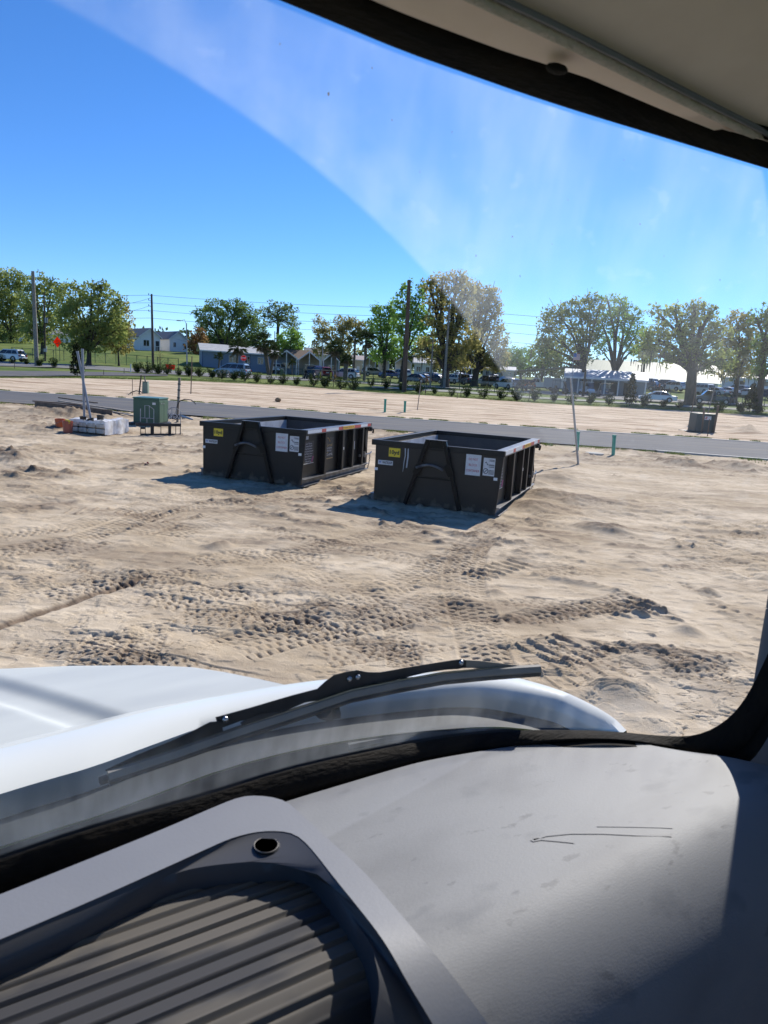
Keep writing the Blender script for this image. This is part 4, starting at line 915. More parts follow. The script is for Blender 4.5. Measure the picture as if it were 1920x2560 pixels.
# palms
def palm(label, px, depth, top, crown, trunk_r=.17, dry=True, lean=0.0, boots=False, base_py=None):
    b = G(px, base_py) if base_py else GX(px, depth); s = b.y / FPX; c = np.array(AT(top[0], top[1], b.y)); R = crown * s; t = thing('palm_tree', label, 'palm', b, 0, 'cabbage palms by the entrance')
    m = MB(); bz = np.array(b); n = 12; m.tube([bz - [0, 0, .2]] + [bz + (c - bz) * (i / n) + np.array([.0, 0, 0]) for i in range(1, n + 1)], [trunk_r * 1.25] + [trunk_r * (1.3 if boots else 1) * (1 + .08 * (i % 2)) for i in range(n)], 9)
    m.build('trunk', M['palmbark'], t, world=True, smooth=60)
    def fronds(k, e0, e1, l0, l1, droop):
        Q = []
        for _ in range(k):
            a = random.uniform(0, 6.28); e = random.uniform(e0, e1); l = R * random.uniform(l0, l1); d = np.array([math.cos(a) * math.cos(e), math.sin(a) * math.cos(e), math.sin(e)]); side = np.array([-math.sin(a), math.cos(a), 0]); up = np.cross(d, side)
            stem = c + d * l * .45
            for j in range(13):   # a fan of narrow leaflets
                f = (j - 6) / 6 * 1.35; dd = d * math.cos(f) + side * math.sin(f) * .9 + rng.normal(0, .06, 3); ln = l * .62 * (1 - .25 * abs(f)); tip = stem + dd * ln + np.array([0, 0, -droop * ln * (.4 + .5 * abs(f))]); mid = stem + dd * ln * .55; w_ = R * .028
                Q.append(np.stack([stem, mid + up * w_ + side * w_ * .6, tip, mid - up * w_ - side * w_ * .6])[None])
            wv = side * R * .01; Q.append(np.stack([c - wv, c + wv, stem + wv, stem - wv])[None])
        return Q
    leaves_obj('crown', fronds(44, -.5, 1.45, .8, 1.1, .35), L['palm'], t)
    if dry: leaves_obj('dry_skirt', fronds(14, -1.3, -.5, .6, .9, .5), L['palmdry'], t)
palm('wide low palm in front of the blue house left window', 592, 118, (594, 868), 30)
palm('thick paired palm with a shaggy dark head in the middle of the blue house', 672, 114, (660, 858), 36, boots=True, trunk_r=.22)
palm('leaning partner palm with a rust coloured trunk foot beside the thick palm', 676, 112, (686, 880), 24, trunk_r=.2)
palm('small thin palm at the left corner of the blue house', 546, 120, (549, 893), 16, trunk_r=.13, dry=False)
palm('round headed palm right of the street lamp near the red suv', 838, 114, (838, 872), 26)
palm('short stout palm trunk with few fronds beside the white suv', 863, 112, (866, 900), 20, boots=True, trunk_r=.26)
palm('slender palm behind the white utility box', 884, 116, (888, 848), 24, dry=False)
palm('palm with a drooping brown skirt left of the bright green tree', 910, 113, (916, 850), 30)
palm('very small palm on the verge before the carports', 730, 120, (731, 908), 12, trunk_r=.09, dry=False)

# ------------------------------------------------------------------ poles, lamps, wires
def face_rz(p): return -math.atan2(p.x, p.y)
def pole(name, label, base, top, r, m, cat='utility pole', group=None, extra=None, depth=None):
    b = G(*base) if depth is None else GX(base[0], depth); t = thing(name, label, cat, b, 0, group); q = AT(top[0], top[1], b.y)
    MB().tube([b - Vector((0, 0, .3)), b.lerp(q, .5), q], [r * 1.15, r, r * .78], 10).build('pole', m, t, world=True, smooth=50)
    if extra: extra(t, b, q)
    return t, b, q
def insul(k0, k1, n):
    def f(t, b, q):
        m = MB()
        for i in range(n):
            p = q + Vector((0, 0, -.25 - i * (q.z - b.z) * .072)); m.beam(p, p + Vector((-.42, 0, .1)), .05, .05); m.tube([p + Vector((-.42, 0, .08)), p + Vector((-.42, 0, .34))], .05, 6)
        m.build('insulators', M['black'], t, world=True)
    return f
PG = 'wooden utility poles along the park street'
pole('utility_pole', 'tall thick wooden pole at the far left beside the white suv', (92, 915), (82, 678), .24, M['greywood'], group=PG)
def xf(t, b, q):
    p = b.lerp(q, .57) + Vector((.28, 0, 0)); MB().tube([p, p + Vector((0, 0, .75))], .24, 10).build('transformer_can', M['steel'], t, world=True, smooth=40)
    p = b.lerp(q, .14) + Vector((.05, -.15, 0)); MB().box(p.x - .15, p.x + .3, p.y - .1, p.y + .1, p.z, p.z + .5).build('meter_box', M['steel'], t, world=True)
pole('utility_pole', 'thinner wooden pole carrying a small transformer right of the thick left pole', (113, 903), (110, 733), .13, M['polewood'], group=PG, extra=xf)
_, pb3, pq3 = pole('utility_pole', 'dark pole with four line insulators in front of the first grey house', (383, 923), (379, 735), .17, M['polewood'], group=PG, extra=insul(0, 0, 4))
pole('utility_pole', 'tallest thick wooden pole in the middle among the shrubs', (1010, 980), (1023, 700), .26, M['polewood'], group=PG)
_, pb5, pq5 = pole('utility_pole', 'wooden pole with curved service wires before the forked oak trunk', (1110, 970), (1124, 765), .17, M['greywood'], group=PG, extra=insul(0, 0, 3))
pole('utility_pole', 'slim grey pole between the tallest pole and the forked oak', (1075, 968), (1083, 850), .11, M['greywood'], group=PG)
pole('utility_pole', 'thin dark pole rising behind the thick palm at the blue house', (688, 934), (687, 828), .09, M['polewood'], group=PG)
pole('utility_pole', 'dark leaning pole in front of the white cart at the shed', (1457, 992), (1464, 928), .17, M['polewood'], group=PG)
pole('utility_pole', 'dark slim pole right of the shed end', (1597, 985), (1606, 905), .11, M['polewood'], group=PG)
pole('fence_pole', 'thin dark pole behind the cars right of the widest oak', (1838, 975), (1842, 940), .07, M['black'], 'pole', depth=120)
def lamp(label, base, top, arms, depth=None):
    b = G(*base) if depth is None else GX(base[0], depth); t = thing('street_lamp', label, 'street lamp', b); q = AT(top[0], top[1], b.y)
    MB().tube([b - Vector((0, 0, .2)), q], [.11, .07], 8).build('pole', M['steel'], t, world=True, smooth=50)
    for (ax, ay) in arms:
        e = AT(ax, ay, b.y); MB().tube([q - Vector((0, 0, .15)), q.lerp(e, .35) + Vector((0, 0, .35)), e], .035, 6).build('arm', M['steel'], t, world=True, smooth=50)
        d = Vector((1 if ax > top[0] else -1, 0, 0)); MB().prism([e + Vector((0, -.12, -.05)), e + Vector((0, .12, -.05)), e + Vector((0, .12, .08)), e + Vector((0, -.12, .08))], d * .55).build('lamp_head', M['steel'], t, world=True, bevel=.03)
lamp('curved arm street lamp between the second grey house and the blue house', (468, 933), (466, 808), [(452, 802)])
lamp('twin arm street lamp among the palms above the red suv', (806, 938), (807, 855), [(792, 861), (829, 848)])
def wire(label, pts, sag=.25):
    P = []
    for a, b in zip(pts[:-1], pts[1:]):
        for i in range(10): s = i / 10; p = a.lerp(b, s); p.z -= 4 * sag * s * (1 - s); P.append(p)
    P.append(pts[-1]); t = thing('power_line', label, 'power line', P[0], 0, 'power lines over the trees'); MB().tube(P, .021, 5).build('cable', M['black'], t, world=True)
yl, yr = 150, 88
for i, nm in enumerate(('topmost', 'second', 'third', 'lowest')):
    dz = i * 20
    wire(nm + ' power line crossing the sky from the dark insulator pole to the right', [AT(-60, 727 + dz * .95, yl), AT(376, 738 + dz * .95, pb3.y), AT(1122, 772 + dz * 1.1, pb5.y), AT(2000, 828 + dz * 1.35, yr)], .35)
for i in range(2): 
    nm = ('upper', 'lower')[i]; wire(nm + ' bright service wire dipping left from the dark insulator pole', [AT(180, 738 + 22 * i, 120), AT(376, 745 + 19 * i, pb3.y)], 1.2)

# signs
p = G(145, 903); ds = thing('road_work_sign', 'orange diamond road work sign on two posts at the left', 'sign', p, face_rz(p)); k = p.y / FPX
hz_ = (903 - 857) * k; hw = 9.5 * k; hh = 13.5 * k
MB().prism([(-hw, 0, hz_), (0, 0, hz_ - hh), (hw, 0, hz_), (0, 0, hz_ + hh)], (0, .03, 0)).build('panel', M['orange'], ds)
for x in (-4.2 * k, 4.2 * k): MB().box(x - .04, x + .04, .035, .10, -.2, hz_ - hh * .3).build('post', M['green'], ds)
l = MB(); [lettering(l, s, .26, (0, -.004, hz_ + z), (1, 0, 0), (0, 0, 1), width=w_) for s, z, w_ in (('ROAD', .24, .42), ('WORK', 0, .48), ('AHEAD', -.24, .46))]; l.build('lettering', M['ink'], ds)
p = G(425, 931); es = thing('end_road_work_sign', 'low red orange rectangular work sign on a wire stand by the shrubs', 'sign', p, face_rz(p)); k = p.y / FPX
MB().prism([(-11.5 * k, 0, 8 * k), (10.5 * k, 0, 7 * k), (12.5 * k, 0, 18 * k), (-10 * k, 0, 19.5 * k)], (0, .03, 0)).build('panel', M['red'], es)
l = MB(); lettering(l, 'END', .3, (.0, -.004, 16 * k), (1, 0, 0), (0, 0, 1), width=.36); lettering(l, 'ROAD WORK', .3, (0, -.004, 11 * k), (1, 0, 0), (0, 0, 1), width=.85); l.build('lettering', M['ink'], es)
MB().tube([(5 * k, .04, 10 * k), (4 * k, .04, 0)], .02, 5).tube([(9 * k, .04, 10 * k), (12 * k, .3, -.05)], .02, 5).tube([(-8 * k, .04, 10 * k), (-9 * k, .2, -.05)], .02, 5).build('stand', M['white'], es)
p = G(608, 944); ss = thing('stop_sign', 'red octagonal stop sign beside the pale blue minivan', 'sign', p, face_rz(p)); k = p.y / FPX; zz = (944 - 897) * k; rr = .40
MB().prism([(rr * math.cos(a), 0, zz + rr * math.sin(a)) for a in [math.pi / 8 + i * math.pi / 4 for i in range(8)]], (0, .02, 0)).build('panel', M['red'], ss)
l = MB(); lettering(l, 'STOP', .3, (0, -.004, zz), (1, 0, 0), (0, 0, 1), width=.58, bold=.01)
for i in range(8):
    a, b = math.pi / 8 + i * math.pi / 4, math.pi / 8 + (i + 1) * math.pi / 4; l.add([(r_ * math.cos(c_), -.003, zz + r_ * math.sin(c_)) for r_, c_ in ((.385, a), (.385, b), (.36, b), (.36, a))], [(0, 1, 2, 3)])
l.build('lettering', M['whiteink'], ss); MB().box(-.03, .03, .025, .08, -.2, zz + .3).build('post', M['steel'], ss)
def bollard(px, py, h, r, m, label, nm='bollard'):
    p = G(px, py); t = thing(nm, label, 'bollard', p); MB().tube([(0, 0, -.1), (0, 0, h * .97), (0, 0, h)], [r, r, r * .7], 10).build('post', m, t, smooth=40)
bollard(827, 950, 1.1, .10, M['yellow'], 'yellow bollard in front of the red suv'); bollard(800, 948, 1.1, .09, M['yellow'], 'yellow bollard right of the black buggy')
bollard(1553, 988, 1.2, .10, M['yellow'], 'yellow bollard before the board at the shed'); bollard(833, 949, .9, .07, M['white'], 'short white post beside the yellow bollard at the red suv')
for px, py, lb in ((36, 885, 'white marker post above the white suv at the far left'), (117, 880, 'white marker post right of the thin transformer pole'), (327, 930, 'white marker post below the first grey house')): bollard(px, py, 1.0, .06, M['white'], lb, 'marker_post')
for px, py, lb in ((36, 921, 'small red marker stake at the left side street'), (259, 938, 'small pinkish stake on the verge beside the pipes'), (310, 935, 'small brown stake right of the pinkish one'), (1152, 993, 'short brown stake in the shrub row right of the forked oak'), (1143, 996, 'pinkish stake by the shrubs below the bare right pole'), (1063, 988, 'thin dark stake beside the bare staked tree')):
    stick('marker_stake', lb, 'stake', (px, py), (px + .5, py - 14), .035, M['wood'])

# chain-link fences
M['fence'] = mat('green_fence_steel', (.03, .065, .045), rough=.5)
def fence(label, line, hpx, step):
    la = np.array(line, float); xs = np.arange(la[0, 0], la[-1, 0] + .1, step); base = [G(x, np.interp(x, la[:, 0], la[:, 1])) for x in xs]; t = thing('chain_link_fence', label, 'fence', base[0]); h = hpx * base[len(base) // 2].y / FPX
    for b in base: MB().tube([b - Vector((0, 0, .1)), b + Vector((0, 0, h + .06))], .045, 6).build('post', M['fence'], t, world=True)
    r = MB(); r.tube([b + Vector((0, 0, h)) for b in base], .032, 5).tube([b + Vector((0, 0, .08)) for b in base], .012, 4)
    r.build('rail', M['fence'], t, world=True)
    m = MB(); off = Vector((0, .03, 0))
    for a, b in zip(base[:-1], base[1:]):
        L_ = (b - a).length; n = max(2, int(L_ / .28))
        for i in range(n):
            for s in (1, -1):
                p = a.lerp(b, i / n); e = a.lerp(b, min(1, max(0, i / n + s * h / L_))); m.tube([p + off + Vector((0, 0, .08)), e + off + Vector((0, 0, h))], .006, 3, cap=False)
    m.build('mesh', M['fence'], t, world=True); return t
fence('dark green chain-link fence in front of the broad left tree', [(30, 893), (120, 899), (230, 906), (340, 914), (400, 919), (470, 925)], 24, 26)
fence('dark green chain-link fence along the verge before the palms and parked cars', [(690, 945), (760, 949), (850, 952), (930, 960), (1010, 965)], 24, 22)
fence('low wire fence before the parking lawn right of the forked oak', [(1060, 972), (1140, 975), (1220, 980), (1280, 983), (1330, 986)], 26, 44)
fence('dark green fence right of the widest oak behind the sapling', [(1770, 1009), (1850, 1013), (1960, 1019)], 24, 28)

# ------------------------------------------------------------------ buildings
M['bluewall'] = mat('blue_grey_siding', (.20, .265, .37), (.18, .24, .34), scale=1, rough=.7, stretch=(1, 1, 12))
M['greywall'] = mat('grey_siding', (.78, .78, .77), (.72, .72, .71), scale=1, rough=.7, stretch=(.5, .5, 14))
M['paleroof'] = mat('pale_metal_roof', (.48, .48, .46), (.38, .38, .36), scale=1.5, rough=.6)
M['greyroof'] = mat('grey_shingles', (.20, .205, .215), (.15, .155, .16), scale=5, rough=.9)
M['brownroof'] = mat('brown_shingles', (.17, .11, .075), (.12, .08, .055), scale=5, rough=.9)
M['greenroof'] = mat('pale_green_metal_roof', (.20, .25, .15), (.17, .21, .13), scale=.6, rough=.6, stretch=(6, .3, 1))
M['bluewhiteroof'] = mat('bluish_white_metal_roof', (.42, .47, .54), (.34, .39, .46), scale=1, rough=.45, stretch=(9, .3, 1))
M['shade'] = mat('dark_interior', (.03, .035, .04), rough=.8)
M['tanwall'] = mat('tan_siding', (.52, .48, .41), (.47, .43, .36), scale=1, rough=.7, stretch=(.5, .5, 14))
M['rustroof'] = mat('pinkish_metal_roof', (.45, .36, .32), (.36, .29, .26), scale=2, rough=.6)
def bld(name, label, pxl, pxr, depth, rz=0.0, base_py=None, cat='house', group=None):
    a = GX(pxl, depth) if base_py is None else G(pxl, base_py); y = a.y; b = AT(pxr, 942 + .06 * (pxr - 960), y); w_ = (b.x - a.x)
    return thing(name, label, cat, a, rz + face_rz(Vector(((a.x + b.x) / 2, y, 0))), group), w_ / max(.3, math.cos(rz)), y / FPX
def window(root, x0, x1, z0, z1, y=-.02, fm=None):
    f = MB(); t = .07; f.box(x0, x1, y - .05, y, z1 - t, z1).box(x0, x1, y - .05, y, z0, z0 + t).box(x0, x0 + t, y - .05, y, z0 + t, z1 - t).box(x1 - t, x1, y - .05, y, z0 + t, z1 - t).box((x0 + x1) / 2 - .03, (x0 + x1) / 2 + .03, y - .045, y, z0 + t, z1 - t)
    o = f.build('window', fm or M['white'], root); MB().box(x0 + t, x1 - t, y - .02, y - .005, z0 + t, z1 - t).build('pane', M['glassdark'], o); return o
def gable_front(root, x0, x1, y0, y1, hw, hp, wm, rm, over=.35, peak=None):
    """gable wall towards the viewer"""
    xm = peak if peak is not None else (x0 + x1) / 2
    MB().prism([(x0, y0, -.8), (x1, y0, -.8), (x1, y0, hw), (xm, y0, hp), (x0, y0, hw)], (0, y1 - y0, 0)).build('wall', wm, root)
    r = MB()
    for xa, s in ((x0, -1), (x1, 1)):
        sl = (hp - hw) / abs(xa - xm); e = xa + s * over; ez = hw - over * sl
        r.prism([(xm, y0 - over, hp + .02), (e, y0 - over, ez + .02), (e, y0 - over, ez + .16), (xm, y0 - over, hp + .16)], (0, y1 - y0 + 2 * over, 0))
    r.build('roof', rm, root)
    f = MB()
    for xa, s in ((x0, -1), (x1, 1)):
        sl = (hp - hw) / abs(xa - xm); e = xa + s * over; ez = hw - over * sl
        f.prism([(xm, y0 - over - .045, hp - .06), (e, y0 - over - .045, ez - .06), (e, y0 - over - .045, ez + .15), (xm, y0 - over - .045, hp + .15)], (0, .04, 0))
    f.build('fascia', M['white'], root)
def gable_side(root, x0, x1, y0, y1, hw, hp, wm, rm, over=.4):
    """eaves towards the viewer"""
    ym = (y0 + y1) / 2; MB().prism([(x0, y0, -.8), (x0, y1, -.8), (x0, y1, hw), (x0, ym, hp), (x0, y0, hw)], (x1 - x0, 0, 0)).build('wall', wm, root)
    r = MB(); sl = (hp - hw) / (ym - y0)
    r.prism([(x0 - over, ym, hp + .02), (x0 - over, y0 - over, hw - over * sl + .02), (x0 - over, y0 - over, hw - over * sl + .14), (x0 - over, ym, hp + .14)], (x1 - x0 + 2 * over, 0, 0))
    r.prism([(x0 - over, ym, hp + .02), (x0 - over, y1 + over, hw - over * sl + .02), (x0 - over, y1 + over, hw - over * sl + .14), (x0 - over, ym, hp + .14)], (x1 - x0 + 2 * over, 0, 0)); r.build('roof', rm, root)
    MB().box(x0 - over, x1 + over, y0 - over - .04, y0 - over - .002, hw - over * sl - .06, hw - over * sl + .13).build('fascia', M['white'], root)
def door(root, x0, x1, z1, m, y=-.02):
    d = MB().box(x0, x1, y - .05, y, 0.02, z1).build('door', m, root); MB().ball((x1 - .12, y - .08, z1 * .48), .05, 1).build('handle', M['steel'], d)
# grey homes on the left rise
t, W_, k = bld('manufactured_home', 'light grey home with a front gable and porch, left of the dark insulator pole', 350, 398, 150, .35)
gable_front(t, 0, W_, 0, 13, 2.9, 4.5, M['greywall'], M['greyroof']); window(t, W_ * .16, W_ * .46, .9, 2.2); door(t, W_ * .78, W_ * .95, 2.1, M['shade'])
pr = MB(); [pr.tube([(W_ * x, -1.2, -.4), (W_ * x, -1.2, 1.0)], .05, 5) for x in (.62, .74, .86, .98)]; pr.box(W_ * .6, W_ * 1.0, -1.24, -1.16, .95, 1.03).box(W_ * .6, W_, -1.2, -.02, -.5, -.0); pr.build('porch', M['white'], t)
t, W_, k = bld('manufactured_home', 'long grey home with a dark roof, left of the street lamp', 424, 466, 156, .35)
gable_front(t, 0, W_, 0, 14, 2.7, 4.2, M['greywall'], M['greyroof']); window(t, W_ * .72, W_ * .92, 1.4, 1.9); window(t, W_ * .2, W_ * .36, .9, 2.0)
t, W_, k = bld('storage_shed', 'pale grey shed behind the tree trunks at the far left', 45, 175, 172, .0, cat='shed'); gable_side(t, 0, W_, 0, 8, 2.2, 3.2, M['greywall'], M['greyroof'])
# blue house and its neighbours
t, W_, k = bld('blue_house', 'long low blue grey house with a pale roof behind the stop sign and palms', 506, 694, 124, .12)
gable_side(t, 0, W_, 0, 8, 2.7, 3.8, M['bluewall'], M['paleroof'], over=.5)
window(t, W_ * .34, W_ * .44, .9, 2.1); window(t, W_ * .72, W_ * .80, .9, 2.1); door(t, W_ * .85, W_ * .90, 2.2, M['bluewall']); window(t, W_ * .55, W_ * .62, .9, 2.1)
for x in (.0, .245, .62): MB().box(W_ * x - .06, W_ * x + .06, -.07, -.022, -.3, 2.65).build('corner_trim', mat('blue_trim', (.06, .10, .20)), t)
def carport(label, pxl, pxr, depth, hw, hp, dp, rm, wm=None, rz=0.0, posts=3, back=True):
    t, W_, k = bld('carport_home', label, pxl, pxr, depth, rz, group='small homes with white carports'); xm = W_ / 2
    r = MB()
    for xa in (0, W_): r.prism([(xm, 0, hp), (xa, 0, hw), (xa, 0, hw + .12), (xm, 0, hp + .12)], (0, dp, 0))
    r.build('roof', rm, t); f = MB()
    for xa in (0, W_): f.prism([(xm, -.05, hp - .1), (xa, -.05, hw - .1), (xa, -.05, hw + .14), (xm, -.05, hp + .14)], (0, .045, 0))
    f.build('fascia', M['white'], t)
    for i in range(posts): x = .12 + (W_ - .24) * i / (posts - 1); MB().box(x - .07, x + .07, .1, .24, -.6, hw + (hp - hw) * (1 - abs(x - xm) / xm) - .02).build('post', M['white'], t)
    if back: MB().prism([(0.02, dp - .2, -.8), (W_ - .02, dp - .2, -.8), (W_ - .02, dp - .2, hw - .02), (xm, dp - .2, hp - .02), (.02, dp - .2, hw - .02)], (0, 6, 0)).build('wall', wm or M['greywall'], t); window(t, W_ * .3, W_ * .7, 1.0, 2.0, y=dp - .22)
    return t, W_
carport('white gabled carport attached to the right end of the blue house', 688, 742, 122, 2.7, 3.9, 6, M['paleroof'], M['bluewall'])
t, W_, k = bld('brown_roof_house', 'low house with a brown shingle roof between the two white carports', 712, 775, 134); gable_side(t, 0, W_, 0, 8, 2.6, 4.2, M['greywall'], M['brownroof']); window(t, W_ * .3, W_ * .6, 1, 2)
carport('white gabled carport with an awning above the black buggy', 744, 800, 126, 2.5, 4.0, 6, M['paleroof'], M['tanwall'])
t, W_, k = bld('awning_home', 'home with a grey green roof behind the white carports', 762, 820, 158); gable_side(t, 0, W_, 0, 8, 3.3, 4.6, M['greywall'], M['greyroof'])
carport('white gabled carport between the twin arm lamp and the round palm', 806, 848, 128, 2.6, 3.9, 6, M['paleroof'], M['bluewall'])
carport('small gabled home behind the slender palm and the tan suv', 905, 938, 150, 2.4, 3.8, 5, M['paleroof'], M['tanwall'])
carport('small gabled home left of the blue car', 944, 972, 152, 2.4, 3.7, 5, M['bluewhiteroof'], M['greywall'])
carport('small gabled home right behind the tallest pole', 985, 1028, 154, 2.5, 3.9, 5, M['paleroof'], M['greywall'])
t, W_, k = bld('grey_home', 'pale blue grey home with a porch right of the tallest pole', 1034, 1082, 150); gable_side(t, 0, W_, 0, 8, 2.9, 4.0, M['greywall'], M['paleroof']); window(t, W_ * .1, W_ * .35, 1.1, 2.2); window(t, W_ * .6, W_ * .8, 1.1, 2.2)
t, W_, k = bld('porch_home', 'dark fronted home under an open porch between the two oak trunks', 1146, 1178, 152); gable_side(t, 0, W_, 0, 6, 2.4, 3.2, M['shade'], M['bluewhiteroof'])
for x in (.02, .5, .98): MB().box(W_ * x - .07, W_ * x + .07, -.36, -.22, -.6, 2.3).build('post', M['white'], t)
t, W_, k = bld('long_home', 'long low cream home behind the dusty right oak', 1205, 1282, 160); gable_side(t, 0, W_, 0, 6, 2.3, 3.0, M['tanwall'], M['paleroof'])
for i in range(4): window(t, W_ * (.08 + .24 * i), W_ * (.2 + .24 * i), .9, 1.9)
t, W_, k = bld('low_home', 'low home with a pinkish roof behind the palms', 880, 905, 165); gable_side(t, 0, W_, 0, 6, 2.6, 3.5, M['tanwall'], M['rustroof'])
# open canopy, shed and hall on the right
t, W_, k = bld('open_canopy', 'open dark gabled pavilion roof on thin posts left of the white roofed shed', 1284, 1525, 138, cat='pavilion')
hw = (982 - 922) * k - 2.0; hp = hw + 1.25
for sgn, xa in ((-1, 0), (1, W_)):
    MB().prism([(W_ * .56, 0, hp), (xa, 0, hw), (xa, 0, hw + .16), (W_ * .56, 0, hp + .16)], (0, 14, 0)).build('roof', M['greyroof'], t)
for i in range(11):
    x = W_ * (.01 + .098 * i); z = hw + (hp - hw) * (1 - abs(x - W_ * .56) / (W_ * .56)) - .05
    if i < 4 or i % 2: MB().tube([(x, .4 + (i % 3), -1.5), (x, .4 + (i % 3), z)], .09, 6).build('post', M['steel'], t)
MB().box(W_ * .3, W_ * .75, 9, 9.3, -1.5, hw * .7).build('back_wall', M['greywall'], t)
t, W_, k = bld('shed', 'long shed with a bluish white metal roof and open bays behind the white sedan', 1410, 1606, 116, .04, cat='shed')
zf = 38 * k; zr = 58 * k
MB().prism([(-.2, -.6, zf), (W_, -.6, zf), (W_, 4.5, zr), (-.2, 4.5, zr)], (0, 0, .10)).build('roof', M['bluewhiteroof'], t); MB().box(-.2, W_, -.66, -.605, zf - .22, zf + .08).build('fascia', M['white'], t)
MB().box(0, W_ - .1, 3.6, 4.2, -1, zf + .5).build('back_wall', M['bluewall'], t)
for i in range(7): x = .1 + (W_ - .4) * i / 6; MB().box(x - .1, x + .1, -.3, -.1, -1, zf - .03).build('post', M['white'], t)
for x0, x1 in ((.36, .46), (.58, .68), (.74, .84)): MB().box(W_ * x0, W_ * x1, 3.45, 3.58, .1, 2.0).build('door', M['shade'], t)
for x, lb in ((.52, ''), (.22, '')): window(t, W_ * x, W_ * x + 1.2, 1.0, 1.9, y=3.58)
t2 = thing('notice_board', 'pale notice board with a dark mark standing before the shed', 'board', G(1555, 988), 0); MB().box(-.5, .5, 0, .06, .8, 1.75).build('panel', M['paper'], t2); MB().box(-.45, -.38, .065, .12, -.1, 1.7).build('leg', M['steel'], t2); MB().box(.38, .45, .065, .12, -.1, 1.7).build('leg', M['steel'], t2); MB().box(-.1, .15, -.006, -.001, 1.2, 1.4).build('mark', M['ink'], t2)
t, W_, k = bld('hall', 'large hall with a pale green metal roof behind the oaks on the right', 1455, 1762, 165, -.03, cat='hall')
gable_side(t, 0, W_, 0, 22, 2.0, 6.0, M['greywall'], M['greenroof'], over=.6)
for i in range(6): window(t, W_ * (.3 + .11 * i), W_ * (.36 + .11 * i), .6, 1.6)
t, W_, k = bld('long_home', 'low white roofed home seen between the trunks at the far right', 1800, 1930, 160); gable_side(t, 0, W_, 0, 6, 2.4, 3.3, M['greywall'], M['paleroof']); window(t, W_ * .2, W_ * .4, .9, 1.9); window(t, W_ * .6, W_ * .8, .9, 1.9)
# flag and its pole
p = G(1428, 986); t = thing('flagpole', 'thin flagpole with a small striped flag before the shed roof', 'flag', p); q = AT(1434, 882, p.y); MB().tube([p - Vector((0, 0, .1)), q], [.05, .03], 6).build('pole', M['steel'], t, world=True)
fl_ = [MB(), MB(), MB()]
for i in range(13):
    a = q + Vector((.05, 0, -.06 - .075 * i)); fl_[i % 2].box(a.x + (.45 if i < 7 else 0), a.x + .95, a.y - .01, a.y + .01, a.z - .0745, a.z)
a = q + Vector((.05, 0, -.06)); fl_[2].box(a.x, a.x + .4495, a.y - .01, a.y + .01, a.z - .525, a.z)
f_ = fl_[1].build('flag_cloth', M['whiteink'], t, world=True); fl_[0].build('stripes', M['redink'], f_, world=True); fl_[2].build('canton', M['blueink'], f_, world=True)

